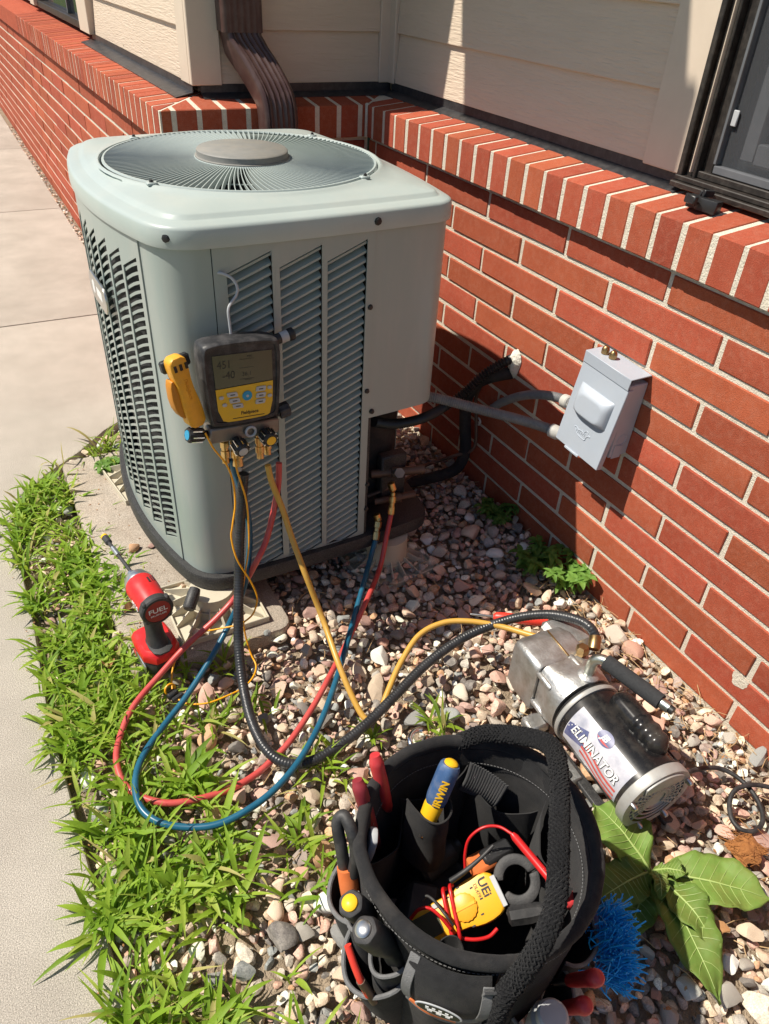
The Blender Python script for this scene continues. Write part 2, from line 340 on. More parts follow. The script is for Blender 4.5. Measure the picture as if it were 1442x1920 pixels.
    def mesh(s, name, m, bevel=0, seg=2, ang=38, smooth=True):
        me = bpy.data.meshes.new(name); me.from_pydata(s.v, [], s.f)
        bm = bmesh.new(); bm.from_mesh(me)
        bmesh.ops.recalc_face_normals(bm, faces=bm.faces)
        if bevel:
            ed = [e for e in bm.edges if len(e.link_faces) == 2 and e.calc_face_angle(0) > rad(30)]
            bmesh.ops.bevel(bm, geom=ed, offset=bevel, segments=seg, affect='EDGES', profile=.5, clamp_overlap=True)
        bm.to_mesh(me); bm.free()
        if smooth: me.shade_smooth(); me.set_sharp_from_angle(angle=rad(ang))
        if m: me.materials.append(MATS[m])
        return me
    def build(s, name, m, parent=None, bevel=0, seg=2, ang=38, M=None, smooth=True):
        return obj(name, s.mesh(name, m, bevel, seg, ang, smooth), parent, M)
def obj(name, me, parent=None, M=None):
    o = bpy.data.objects.new(name, me); COL.objects.link(o)
    if parent is not None: o.parent = parent
    if M is not None: o.matrix_local = M
    return o
def tag(o, label=None, cat=None, group=None, kind=None):
    for k, val in (('label', label), ('category', cat), ('group', group), ('kind', kind)):
        if val: o[k] = val
    return o
def thing(name, label, cat, loc=(0, 0, 0), rot=(0, 0, 0), group=None, M=None):
    o = bpy.data.objects.new(name, None); COL.objects.link(o); o.empty_display_size = .05
    o.matrix_local = M if M is not None else T(loc, rot)
    return tag(o, label, cat, group)
def text(name, s, size, m, parent, M, extrude=.0003, sx=1.0, align='CENTER', bold=0):
    cu = bpy.data.curves.new(name, 'FONT'); cu.body = s; cu.size = size; cu.extrude = extrude; cu.align_x = align; cu.align_y = 'CENTER'
    cu.offset = bold; cu.resolution_u = 3
    t = bpy.data.objects.new(name, cu); COL.objects.link(t); dg = bpy.context.evaluated_depsgraph_get(); dg.update()
    me = bpy.data.meshes.new_from_object(t.evaluated_get(dg)); bpy.data.objects.remove(t); bpy.data.curves.remove(cu)
    me.materials.clear(); me.materials.append(MATS[m])
    for q in me.vertices: q.co.x *= sx
    return obj(name, me, parent, M)
def vnoise(x, y, z=0): return mnoise.noise((x, y, z))

# ================================================================== SETTING
LB, HB, ZT = .3048, .0677, .80                       # brick length + joint, course height, top of the field courses
WX = -.612                                            # face of the left wall
YJ = .50                                              # face of the return between the two walls
ground = MB().grid(lambda u, v: (-40+80*u, -40+80*v, -.055), 2, 2).build('ground', 'lawn'); tag(ground, kind='structure')

# ---- house
house = thing('house', 'tan lap siding house on a red brick base with rowlock sill behind the condenser', 'house', (0, .5, 0))
house.matrix_local = Matrix.Identity(4)
def clip_mesh(mb, planes):
    me = bpy.data.meshes.new('t'); me.from_pydata(mb.v, [], mb.f); bm = bmesh.new(); bm.from_mesh(me); bpy.data.meshes.remove(me)
    for co, no in planes:
        r = bmesh.ops.bisect_plane(bm, geom=bm.verts[:]+bm.edges[:]+bm.faces[:], plane_co=co, plane_no=no, clear_outer=True)
        ed = [e for e in r['geom_cut'] if isinstance(e, bmesh.types.BMEdge)]
        if ed: bmesh.ops.holes_fill(bm, edges=ed, sides=0)
    bm.verts.index_update(); o = MB(); o.add([q.co.copy() for q in bm.verts], [[q.index for q in f.verts] for f in bm.faces]); bm.free(); return o
# brick meshes shared between alike bricks: long axis y, face towards -x at x = 0
BR = [MB().cbox((.045, 0, 0), (.09, LB-.0108, HB-.0108), .0018, jit=.0016, rnd=RND).mesh('brick', 'brick', ang=25) for _ in range(8)]
def brick(parent, me, M): return obj('brick', me, parent, M)
def cutbrick(length): return MB().cbox((.045, 0, 0), (.09, length, HB-.0108), .0018, jit=.0010, rnd=RND).mesh('brick', 'brick', ang=25)
def jit(M):
    return M @ T((RND.uniform(-.0012, .0008), RND.uniform(-.001, .001), RND.uniform(-.0008, .0008)), (RND.uniform(-.25, .25), RND.uniform(-.3, .3), RND.uniform(-.25, .25)))
# right wall
wallR = MB().box((.0515, (YJ-2.7)/2, .385), (.097, YJ+2.7, .87)).build('brick_wall', 'mortar', house)
rest = MB()
for c in range(12):
    z = ZT-(c+.5)*HB; ph = 0 if c % 2 else .5
    for k in range(-3, 9):
        y1 = -(k+ph)*LB; y0 = y1-LB                    # brick from y1 down to y0
        if y0 > YJ-.02: continue
        if y1 > YJ:
            ln = YJ-y0-.0059; yc = y0+.0059+ln/2
            if ln > .03: brick(wallR, cutbrick(ln), jit(T((0, yc, z))))
            continue
        brick(wallR, RND.choice(BR), jit(T((0, (y0+y1)/2, z), (0, 0, 0))))
# left wall
FAR = 4.0
wallL = MB().box((WX+.0515, (YJ+.004+9)/2, .385), (.096, 9-YJ-.004, .87)).build('brick_wall', 'mortar', house)
far = MB()
for c in range(12):
    z = ZT-(c+.5)*HB; y = YJ+.002 + (0 if c % 2 else -.5*LB-.0)
    k = 0
    while y < 9:
        y0, y1 = max(y, YJ+.002), y+LB
        ln = y1-y0-.0118
        M = jit(T((WX, y0+ln/2, z)))
        if y0 < FAR: brick(wallL, RND.choice(BR) if ln > .28 else cutbrick(ln), M)
        else: far.cbox((.045, 0, 0), (.09, ln, HB-.0118), .0015, M)
        y += LB
tag(far.build('far_bricks', 'brick', wallL), kind='stuff')
# return wall between them (faces -y)
wallJ = MB().box(((WX+.1)/2-.03, YJ+.0515, .385), (abs(WX)-.05, .097, .87)).build('brick_wall', 'mortar', house)
RZ = Matrix.Rotation(rad(90), 4, 'Z')                 # brick face -x -> -y
for c in range(12):
    z = ZT-(c+.5)*HB; x = WX+.002 - (0 if c % 2 else .5*LB)+ (.092 if c % 2 else 0)
    while x < -.01:
        x0, x1 = max(x, WX+.096), min(x+LB, -.004)
        ln = x1-x0-.0118
        if ln > .03: brick(wallJ, cutbrick(ln), jit(T((x0+ln/2, YJ, z)) @ RZ))
        x += LB
# rowlock sills: brick on edge, sloping top
SP, SL = .0677, .107
PROF = [(-.024, .808), (-.024, .894), (.15, .894+.174*SL), (.15, .825)]
def sill_mb(): 
    w = (SP-.0108)/2
    return MB().loft([[(x, -w, z) for x, z in PROF], [(x, w, z) for x, z in PROF]])
def sill_mesh(clip=None, M=None):
    mb = sill_mb()
    if clip:
        mb.v = [tuple(M @ Vector(p)) for p in mb.v]; mb = clip_mesh(mb, clip)
        if not mb.v: return None
    return mb.mesh('sill_brick', 'brick', bevel=.0022, seg=1, ang=25)
SB = []
for i in range(5):
    me = sill_mesh()
    for q in me.vertices: q.co += Vector((RND.uniform(-.0006, .0006), RND.uniform(-.0006, .0006), RND.uniform(-.0006, .0006)))
    SB.append(me)
MPROF = [(-.0228, .8095), (-.0228, .8925), (.15, .8925+.1728*SL), (.15, .83)]
def sill_core(y0, y1, M, clip): 
    mb = MB().loft([[(x, y0, z) for x, z in MPROF], [(x, y1, z) for x, z in MPROF]]); mb.v = [tuple(M @ Vector(p)) for p in mb.v]
    return clip_mesh(mb, clip)
g = .005
inR = [((-.024, .476-g, 0), (-.7071, .7071, 0))]       # right sill keeps the side nearer the camera
inJ = [((-.024, .476+g, 0), (.7071, -.7071, 0)), ((-.636, .476-.004, 0), (-.7071, .7071, 0))]
inL = [((-.636, .476+g, 0), (.7071, -.7071, 0))]
sillR = sill_core(-2.7, .75, Matrix.Identity(4), [((-.024, .476, 0), (-.7071, .7071, 0))]).build('rowlock_sill', 'mortar', house)
y = -.4417-.0+SP*14
n = 0
while y > -2.6:
    M = T((0, y-SP/2, 0))
    if y > .40:
        me = sill_mesh(inR, M)
        if me and len(me.polygons) > 4: brick(sillR, me, Matrix.Identity(4))
    else:
        brick(sillR, RND.choice(SB), M @ T((RND.uniform(-.0008, .0002), 0, RND.uniform(-.0002, .0006)), (RND.uniform(-.15, .15), 0, RND.uniform(-.3, .3))))
    y -= SP
ML = Matrix.Translation((WX, 0, 0)); MJ = Matrix.Translation((0, YJ, 0)) @ RZ
sillL = sill_core(.3, 9, ML, [((-.636, .476, 0), (.7071, -.7071, 0))]).build('rowlock_sill', 'mortar', house)
y = .4835; fars = MB()
while y < 8.9:
    M = ML @ T((0, y+SP/2, 0))
    if y < .66:
        me = sill_mesh(inL, M)
        if me and len(me.polygons) > 4: brick(sillL, me, Matrix.Identity(4))
    elif y < 3.4: brick(sillL, RND.choice(SB), M @ T((RND.uniform(-.0008, .0002), 0, RND.uniform(-.0002, .0006)), (RND.uniform(-.15, .15), 0, 0)))
    else:
        w = (SP-.0105)/2; fars.loft([[(x, -w, z) for x, z in PROF], [(x, w, z) for x, z in PROF]], M=M)
    y += SP
tag(fars.build('far_bricks', 'brick', sillL), kind='stuff')
sillJ = sill_core(-.2, .8, MJ, [((-.024, .476, 0), (.7071, -.7071, 0)), ((-.636, .476, 0), (-.7071, .7071, 0))]).build('rowlock_sill', 'mortar', house)
x = -.666
while x < .2:
    M = MJ @ T((0, -(x+SP/2), 0))
    me = sill_mesh(inJ, M)
    if me and len(me.polygons) > 4: brick(sillJ, me, Matrix.Identity(4))
    x += SP*1.02
# pale mortar fillet standing in the inside corner of the sills
MB().cbox((-.022, .478, .852), (.014, .014, .092), .004).build('corner_mortar', 'mortar', house)

def smear(u, v):
    a = u*6.2832; r = .020*v*(1+.5*vnoise(math.cos(a)*1.5, math.sin(a)*1.5, 3)); c = (0.0000,-1.2068,0.1108); return (-.0012-.0006*(1-v), c[1]+r*math.cos(a), c[2]+r*math.sin(a)*.8)
MB().grid(smear, 30, 4).build('lime_smear', 'mortar', wallR)
# sheathing behind the siding (keeps light out), then lap boards, trims and flashing
SX, SY = .12, .605                                    # siding planes: right wall x, return y
LX = -.495                                            # left wall siding plane
MB().box((SX+.10, -1.05, 1.65), (.10, 3.3, 1.62)).build('sheathing', 'siding', house)
MB().box(((LX+.02+SX+.15)/2, SY+.10, 1.65), (SX+.15-LX-.02, .10, 1.62)).build('sheathing', 'siding', house)
MB().box((LX+.10, SY+4.3, 1.65), (.10, 8.3, 1.62)).build('sheathing', 'siding', house)
LAPS = [.937, 1.066, 1.204]+[1.204+.139*k for k in range(1, 9)]
def boards(M, s0, s1, m, laps=LAPS):                   # local: face towards -x at x=0, board runs along y
    for i, z0 in enumerate(laps[:-1]):
        z1 = laps[i+1]+.012
        pr = [(-.0125, z0), (-.001, z1), (.008, z1), (-.002, z0)]
        mb = MB(); nseg = max(2, int(abs(s1-s0)/.3))
        mb.loft([[(x+.0008*vnoise(q*3, z0*9), s0+(s1-s0)*q/nseg, z) for x, z in pr] for q in range(nseg+1)])
        mb.build('siding_board', m, house, bevel=.0012, seg=1, M=M)
boards(T((SX, 0, 0)), -.524, .553, 'siding')
boards(T((SX, 0, 0)), -2.6, -1.62, 'siding')
boards(Matrix.Translation((0, SY, 0)) @ RZ, -.072, .424, 'siding_jog')
boards(T((LX, 0, 0)), .69, 1.92, 'siding')
boards(T((LX, 0, 0)), 3.62, 8.6, 'siding')
def trim(c, d, name='corner_trim', m='trim'): return MB().cbox(c, d, .002).build(name, m, house, ang=25)
ZC, ZH = 1.68, 1.49                                   # trims run from above the flashing to the eave
trim((SX-.009, .580, ZC), (.018, .050, ZH)); trim((.0915, SY-.008, ZC), (.039, .018, ZH))
trim((LX-.006, .647, ZC), (.022, .086, ZH)); trim(((LX-.017-.424)/2, SY-.011, ZC), (.072+.015, .020, ZH))
trim((SX-.012, -.576, ZC), (.022, .100, ZH), 'window_trim'); trim((SX-.012, -1.67, ZC), (.022, .100, ZH), 'window_trim')
trim((LX-.016, 2.04, ZC), (.034, .20, ZH), 'window_trim'); trim((LX-.016, 3.55, ZC), (.034, .14, ZH), 'window_trim')
# bent dark flashing between siding and brick
def flash(M, s0, s1, wide=.0):
    a = [(-.040-wide, .9075-.002), (-.012, .9165), (-.011, .948), (-.0095, .948), (-.0095, .9150), (-.040-wide, .9055-.002)]
    nseg = max(4, int(abs(s1-s0)/.08)); mb = MB()
    mb.loft([[(x+.0012*vnoise(q*.9, 3, s0), s0+(s1-s0)*q/nseg, z+.0016*vnoise(q*.7, z*3)*(1 if x < -.02 else .3)) for x, z in a] for q in range(nseg+1)])
    return mb.build('flashing', 'flashing', house, M=M, ang=25)
flash(T((SX, 0, 0)), -.640, .57); flash(Matrix.Translation((0, SY, 0)) @ RZ, -.115, .485); flash(T((LX, 0, 0)), .600, 2.0, .02)
flash(T((SX, 0, 0)), -2.6, -1.62)
# unseen eave slab, added and shaped to shade the siding beside its lit stripe
shade_eave = MB().box((-.26, .2085, 2.46), (1.08, .783, .05)).build('shade_eave', 'trim', house)
MB().cbox((-.81, .2085, 2.50), (.02, .783, .15), .003).build('shade_fascia', 'trim', shade_eave)
MB().box((2.0, -1.0, 2.55), (3.7, 3.3, .06)).build('roof_deck', 'flashing', house)
MB().box((2.4, 5.2, 2.55), (5.9, 9.3, .06)).build('roof_deck', 'flashing', house)

# ---- right window
win = MB()
for y0, y1, x in ((-.626, -.638, .092), (-.6385, -.652, .104), (-.658, -.664, .100), (-.6645, -.688, .116)):
    win.cbox((x+.03, (y0+y1)/2, 1.68), (.06, y0-y1, 1.50), .0015)
win.cbox((.150, -.655, 1.68), (.06, .006, 1.5), .001)
for z0, z1, x in ((.916, .926, .080), (.9265, .936, .090), (.9365, .949, .106)):
    win.cbox((x+.04, -1.12, (z0+z1)/2), (.08, .99, z1-z0), .0015)
window = win.build('window', 'bronze_frame', house, ang=25)
MB().cbox((.100, -.655, 1.68), (.012, .0035, 1.47), .001).build('tan_strip', 'trim', window)
MB().cbox((.119, -1.1, .957), (.016, .815, .014), .0015).build('screen_rail', 'sash_grey', window)
MB().cbox((.119, -.6925, 1.68), (.016, .008, 1.43), .0015).build('screen_stile', 'sash_grey', window)
MB().box((.150, -1.1, 1.66), (.003, .80, 1.40)).build('pane', 'glass_dark', window)
def screen_mesh_obj():
    m = mat('insect_screen', (.10, .105, .115), rough=.8); nt = m.node_tree; N = nt.nodes; b = N['Principled BSDF']; b.inputs['Alpha'].default_value = .42
    MB().grid(lambda u, v: (.122, -.696-.80*u, .964+1.4*v), 1, 1).build('screen', 'insect_screen', window)
screen_mesh_obj()
MB().cbox((.138, -.745, 1.68), (.02, .030, 1.40), .002).build('sash', 'sash_grey', window)
MB().cbox((.138, -1.1, .995), (.02, .68, .035), .002).build('sash', 'sash_grey', window)
MB().cbox((.1175, -.704, 1.045), (.004, .012, .026), .001).build('screen_tab', 'button_grey', window)
# ---- left window
winL = MB()
winL.cbox((LX+.01, 2.80, .945), (.05, 1.40, .03), .002); winL.cbox((LX+.012, 2.15, 1.68), (.03, .03, 1.45), .002)
winL.cbox((LX+.012, 3.46, 1.68), (.03, .03, 1.45), .002)
w2 = winL.build('window', 'bronze_frame', house, ang=25)
MB().box((LX+.02, 2.80, 1.68), (.004, 1.28, 1.44)).build('pane', 'glass_dark', w2)
MB().cbox((LX+.012, 2.62, 1.68), (.02, .02, 1.44), .002).build('mullion', 'sash_grey', w2)

# ---- sidewalk slabs
sidewalk = MB().prism([(-3.2, -3.2), (-1.262, -3.2), (-1.262, .09), (-1.13, .32), (-.93, .51), (-.69, .59), (-.67, 9), (-3.2, 9)], -.05, -.012).build('sidewalk', 'soil'); tag(sidewalk, kind='structure')
def slab(poly):
    mb = MB(); mb.prism(poly, -.05, 0.0); return mb.build('slab', 'concrete', sidewalk, bevel=.006, seg=2)
edge = [(-1.240, -.30), (-1.243, -.05), (-1.238, .08), (-1.205, .19), (-1.125, .285), (-1.02, .37), (-.925, .47), (-.82, .545), (-.645, .585)]
slab([(-3.2, -3.2), (-1.225, -3.2), (-1.228, -1.3), (-1.240, -.9), (-1.250, -.6)]+edge+[(-.645, 1.419), (-3.2, 1.419)])
yy = 1.425
for k in range(5): slab([(-3.2, yy), (-.645, yy), (-.645, yy+1.624), (-3.2, yy+1.624)]); yy += 1.630
# ---- concrete pad under the unit
def padf():
    pts = rrect(.36, .90, .03, 3, -.90, -.145)
    mb = MB(); mb.prism(pts, -.06, .018); o = mb.build('equipment_pad', 'pad_concrete', None, bevel=.010, seg=2)
    return tag(o, 'worn tan concrete pad under the air conditioner beside the grass strip', 'concrete pad')
pad = padf()
# crack across the pad corner: a thin dark groove of soil
# ---- gravel bed
def soil_h(x, y): return -.026+.007*vnoise(x*5, y*5)+.004*vnoise(x*17, y*17)
bed = MB().grid(lambda u, v: (-1.262+1.27*u, -2.3+2.85*v, soil_h(-1.262+1.27*u, -2.3+2.85*v)), 60, 110).build('gravel_bed', 'soil'); tag(bed, kind='structure')
MB().grid(lambda u, v: (-.66+.06*u, .52+8.4*v, -.010+.006*vnoise(u*3, v*60)), 3, 120).build('dirt_strip', 'soil', bed)

rng = np.random.default_rng(5)
def pebble(seed, sub=3):
    r = random.Random(seed); bm = bmesh.new(); bmesh.ops.create_icosphere(bm, subdivisions=sub, radius=1)
    off = Vector((r.uniform(-50, 50) for _ in range(3))); ex = r.uniform(.72, 1.0)
    cuts = [(Vector((r.gauss(0, 1), r.gauss(0, 1), r.gauss(0, 1))).normalized(), r.uniform(.38, .74)) for _ in range(r.choice((5, 7, 9, 12)))]
    for q in bm.verts:
        p = q.co.normalized()
        p = Vector((math.copysign(abs(c)**ex, c) for c in p))
        for n_, d in cuts:
            e = p.dot(n_)-d
            if e > 0: p -= n_*e*.93
        p *= 1+.13*mnoise.noise(p*1.2+off)+.045*mnoise.noise(p*3.5+off)
        q.co = p
    bm.verts.index_update(); v = np.array([q.co[:] for q in bm.verts]); f = np.array([[q.index for q in t.verts] for t in bm.faces]); bm.free(); return v, f
PEB = [pebble(100+i) for i in range(18)]
PME = []
for i, (v, f) in enumerate(PEB):
    me = bpy.data.meshes.new('stone'); me.from_pydata(v.tolist(), [], f.tolist()); me.shade_smooth(); me.set_sharp_from_angle(angle=rad(27)); me.materials.append(MATS['stone']); PME.append(me)
cells = {}
def place(x, y, r, tol):
    cx, cy = int(x//.04), int(y//.04)
    for i in (-1, 0, 1):
        for j in (-1, 0, 1):
            for (a, b, q) in cells.get((cx+i, cy+j), ()):
                if (a-x)**2+(b-y)**2 < ((q+r)*tol)**2: return False
    cells.setdefault((cx, cy), []).append((x, y, r)); return True
def on_pad(x, y): return -1.09 < x < -.745+.03*vnoise(y*9, 3) and -.605 < y < .31
def grass_d(x, y):                                     # 1 in the weedy strip, 0 in clean gravel
    if y > .5 or (y > .08 and on_walk(x, y-.03)): return 0
    e = np.interp(y, [-2.3, -1.55, -1.40, -1.25, -1.1, -.98, -.86, -.72, -.60, -.45, -.2, .02, .12, .32], [-.95, -.95, -.985, -1.005, -1.0, -1.0, -1.03, -1.03, -1.01, -1.01, -1.02, -1.045, -1.065, -1.08])
    return float(np.clip((e-x)/.05+.5, 0, 1))
def on_walk(x, y): return y > np.interp(x, [-1.24, -1.205, -1.125, -1.02, -.925, -.82, -.668, -.6], [.08, .19, .285, .37, .47, .545, .585, .9])-.025 or x < -1.222
stones = []
def mound(x, y): return .012*min(1, max(0, (x+.62)/.2))*min(1, max(0, (y+.75)/.3))
for layer, (tries, r0, r1, tol, dz, top) in enumerate(((14000, .0095, .015, .80, .000, 0), (9000, .005, .009, .78, -.001, 0), (420, .019, .0275, .86, .014, 1), (12000, .0108, .0185, .83, .012, 1), (14000, .0055, .0100, .78, .012, 1))):
    if layer == 2: cells.clear()
    for _ in range(tries):
        x = rng.uniform(-1.225, -.008); y = rng.uniform(-2.05, .46)
        if on_walk(x, y): continue
        op = on_pad(x, y)
        if op and (top == 0 or y > -.45 and x < -.80 or rng.random() > .012): continue
        r = r0+(r1-r0)*rng.random()**1.5
        if y > -.42 and x > -.5: r *= .88
        if x > -r*.8: continue
        gd = grass_d(x, y)
        if top and gd > .5 and rng.random() < .82: continue
        if place(x, y, r, tol):
            k = int(rng.integers(len(PEB))); an = rng.uniform(0, 6.283)
            el = rng.uniform(.92, 1.36); fl = rng.uniform(.52, .82)
            z = (.018+r*.45 if op else soil_h(x, y)+r*fl*.5+dz+mound(x, y)+(.006*rng.random() if top else 0))
            stones.append((x, y, z, r*el, r/el**.5, r*fl, rng.normal(0, 18), rng.normal(0, 18), math.degrees(an), k, top))
def campx(x, y):
    d = math.dist((x, y, 0), cam.location); return d
fp = lambda s: (s[3]/campx(s[0], s[1]))
def visible_zone(s):
    x, y = s[0], s[1]
    if not s[10]: return False
    if y > -.1 or y < -1.62 or grass_d(x, y) > .3 or (on_pad(x, y) and y > -.5): return False
    if math.hypot(x+.70, y+1.33) < .21: return False
    if -.45 < x < -.24 and -1.33 < y < -.93: return False
    if x < -.80 and y < -1.15: return True
    return True
cand = sorted([i for i, s in enumerate(stones) if visible_zone(stones[i])], key=lambda i: -fp(stones[i]))[:300]
pick = set(cand)
for i in cand:
    x, y, z, a, b, c, r1, r2, r3, k, tp = stones[i]
    obj('stone', PME[k], bed, T((x, y, z), (r1, r2, r3), (a, b, c)))
def stone_mass(name, lst, parent):
    vs, fs, ids, base = [], [], [], 0
    for s in lst:
        x, y, z, a, b, c, r1, r2, r3, k, tp = s; v, f = (PEB if tp and a > .010 else PEB2)[k]
        M = np.array(T((x, y, z), (r1, r2, r3), (a, b, c)))
        vs.append(v @ M[:3, :3].T+M[:3, 3]); fs.append(f+base); base += len(v); ids.append(np.full(len(v), rng.random()))
    v = np.concatenate(vs); f = np.concatenate(fs); me = bpy.data.meshes.new(name)
    me.vertices.add(len(v)); me.vertices.foreach_set('co', v.astype(np.float32).ravel())
    me.loops.add(f.size); me.loops.foreach_set('vertex_index', f.astype(np.int32).ravel())
    me.polygons.add(len(f)); me.polygons.foreach_set('loop_start', np.arange(0, f.size, 3, dtype=np.int32)); me.polygons.foreach_set('loop_total', np.full(len(f), 3, np.int32))
    me.update(calc_edges=True); me.validate()
    at = me.attributes.new('stone_id', 'FLOAT', 'POINT'); at.data.foreach_set('value', np.concatenate(ids).astype(np.float32))
    me.shade_smooth(); me.set_sharp_from_angle(angle=rad(27)); me.materials.append(MATS['stone_mass'])
    o = obj(name, me, parent); tag(o, kind='stuff'); return o
PEB2 = [pebble(100+i, 2) for i in range(18)]
small = [s for i, s in enumerate(stones) if i not in pick]
for _ in range(900):                                   # grit along the foot of the left wall
    y = .55+5.0*rng.random()**1.4; x = rng.uniform(-.652, -.618); r = rng.uniform(.003, .008)
    small.append((x, y, r*.2-.004, r*1.2, r, r*.7, 0, 0, rng.uniform(0, 360), int(rng.integers(18)), 0))
stone_mass('gravel', small, bed)

# ================================================================== AIR CONDITIONER
AR = -2.0                                              # turned slightly against the wall
ACM = T((-.609, -.108, 0), (0, 0, 1.2))
ac = thing('air_conditioner', 'grey green central air conditioner condenser with a round fan guard beside the brick wall', 'air conditioner', M=ACM)
AA = [.335, .372, .340, .372]                          # half width / half depth at the middle of a side
AB = [.030, .030, .056, .012]                          # bulge of the right, back, left and front side
CC = [.342, .310, .342, .310]
FIL = [.070, .060, .068, .050]                         # corner fillets: right/back, back/left, left/front, front/right
S0 = [-(AA[k-1]-AB[k-1]) for k in range(4)]; S1 = [AA[(k+1) % 4]-AB[(k+1) % 4] for k in range(4)]
def side_pt(k, s, d=0.0):                              # k: 0 right, 1 back, 2 left, 3 front; s metres, counter-clockwise
    x, y = AA[k]-AB[k]*(s/CC[k])**2-d, s
    for _ in range(k): x, y = -y, x
    return Vector((x, y))
def outline(inset=0.0, nside=14, nfil=8):
    """list of (x, y) counter-clockwise"""
    pts = []
    for k in range(4):
        a0, a1 = S0[k]+FIL[k-1], S1[k]-FIL[k]
        for i in range(nside+1): pts.append(side_pt(k, a0+(a1-a0)*i/nside))
        a, b = side_pt(k, a1), side_pt((k+1) % 4, S0[(k+1) % 4]+FIL[k]); c = (side_pt(k, S1[k])+side_pt((k+1) % 4, S0[(k+1) % 4]))*.5
        for i in range(1, nfil): t = i/nfil; pts.append(a*(1-t)**2+c*2*t*(1-t)+b*t*t)
    if inset:
        n = len(pts); out = []
        for i in range(n):
            d = pts[(i+1) % n]-pts[i-1]; nrm = Vector((d.y, -d.x)).normalized(); out.append(pts[i]-nrm*inset)
        pts = out
    return pts
OUT = {}
def ring(inset, z): return [(p.x, p.y, z) for p in OUT.setdefault(inset, outline(inset))]
NP = len(outline())
def circ(r, z, ref): 
    o = []
    for p in ref:
        a = math.atan2(p[1], p[0]); o.append((r*math.cos(a)-.006, r*math.sin(a)-.009, z))
    return o
ref = ring(0, 0)
def mixr(a, b, t, z): return [(p[0]*(1-t)+q[0]*t, p[1]*(1-t)+q[1]*t, z) for p, q in zip(a, b)]
c30 = circ(.288, 0, ref)
cap = MB()
cap.loft([ring(.010, .842), ring(0.0, .8385), ring(-.001, .844), ring(0.0, .8690), ring(.0025, .8735), ring(.0075, .8760), ring(.024, .8790), ring(.028, .8800),
          ring(.032, .8855), ring(.038, .8875), mixr(ring(.05, 0), c30, .55, .8935), circ(.292, .8970, ref), circ(.289, .8995, ref), circ(.285, .8998, ref), circ(.282, .896, ref), circ(.280, .887, ref), circ(.279, .81, ref)], (False, False))
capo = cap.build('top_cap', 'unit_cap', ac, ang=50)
def screw(parent, p, n, r=.0052):
    a = Vector(p); b = a+Vector(n).normalized()*.004
    return MB().between(a-(b-a), b, [(r*1.25, 0), (r*1.25, .0045), (r, .005), (r, .0075), (r*.7, .0082)], 8).build('screw', 'black_plastic', parent)
# fan guard
guard = MB(); 
for r, z, t in ((.287, .8835, .0035), (.100, .8845, .003), (.19, .874, .0014)):
    guard.tube([(r*math.cos(2*math.pi*k/72), r*math.sin(2*math.pi*k/72), z) for k in range(73)], t, 6, raw=True, cap=False)
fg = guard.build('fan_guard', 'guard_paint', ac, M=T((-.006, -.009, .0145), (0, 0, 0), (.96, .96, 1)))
fin = MB()
def finp(u):                                           # radius, swirl angle
    return .099+(.287-.099)*u, .09*(u-.5)
seg = 7; A_ = []; 
for k in range(seg+1):
    r, s = finp(k/seg); zt = .8865-.002*math.sin(math.pi*k/seg)
    n_ = Vector((-math.sin(s), math.cos(s), 0))*.0008; c_ = Vector((r*math.cos(s), r*math.sin(s), 0)); tl = Vector((-math.sin(s), math.cos(s), 0))*.0015
    A_.append([tuple(c_-n_+Vector((0, 0, zt))), tuple(c_+n_+Vector((0, 0, zt))), tuple(c_+n_+tl+Vector((0, 0, zt-.0090))), tuple(c_-n_+tl+Vector((0, 0, zt-.0090)))])
fin.loft(A_)
finme = fin.mesh('guard_fin', 'guard_paint', ang=30)
NF = 140
for k in range(NF): obj('guard_fin', finme, fg, Matrix.Rotation(2*math.pi*k/NF, 4, 'Z'))
for k in range(4):
    a = rad(35+90*k); MB().cbox((.296*math.cos(a), .296*math.sin(a), .8865), (.020, .014, .005), .0015).build('clip', 'guard_paint', fg)
    screw(fg, (.297*math.cos(a), .297*math.sin(a), .889), (0, 0, 1), .0035)
hub = MB().lathe([(.101, .8845), (.101, .889), (.0975, .890), (.0972, .891), (.0972, .9000), (.094, .9030), (.0, .9035)], 56).build('hub', 'hub_grey', fg, ang=45)
# fan below
fan = MB()
for k in range(4):
    def bl(u, v, k=k):
        a = rad(90*k)+(u-.5)*1.0; r = .06+.215*v; return (r*math.cos(a), r*math.sin(a), .80+.05*(u-.5)-.01*v)
    fan.sheet(bl, 6, 4, .002)
fan.lathe([(.07, .76), (.07, .86)], 24)
fan.build('fan', 'coil_dark', ac)
# base pan, coil core
MB().loft([ring(.012, .078), ring(-.006, .078), ring(-.010, .082), ring(-.010, .108), ring(-.007, .114), ring(.012, .114)], (True, True)).build('base_pan', 'black_pan', ac, ang=40)
core = MB()
cc = [p for p in ring(.045, 0)]
def cutc(p):                                           # the front right corner is an open service bay
    x, y = p[0], p[1]
    if x > .10 and y < -.06: return (min(x, .115) if y < -.06 else x, y)
    return (x, y)
core.loft([[(*cutc(p), .120) for p in cc], [(*cutc(p), .44) for p in cc]], (False, True))
core.loft([[(p[0], p[1], .441) for p in cc], [(p[0], p[1], .80) for p in cc]], (True, False))
core.build('coil', 'coil_dark', ac)
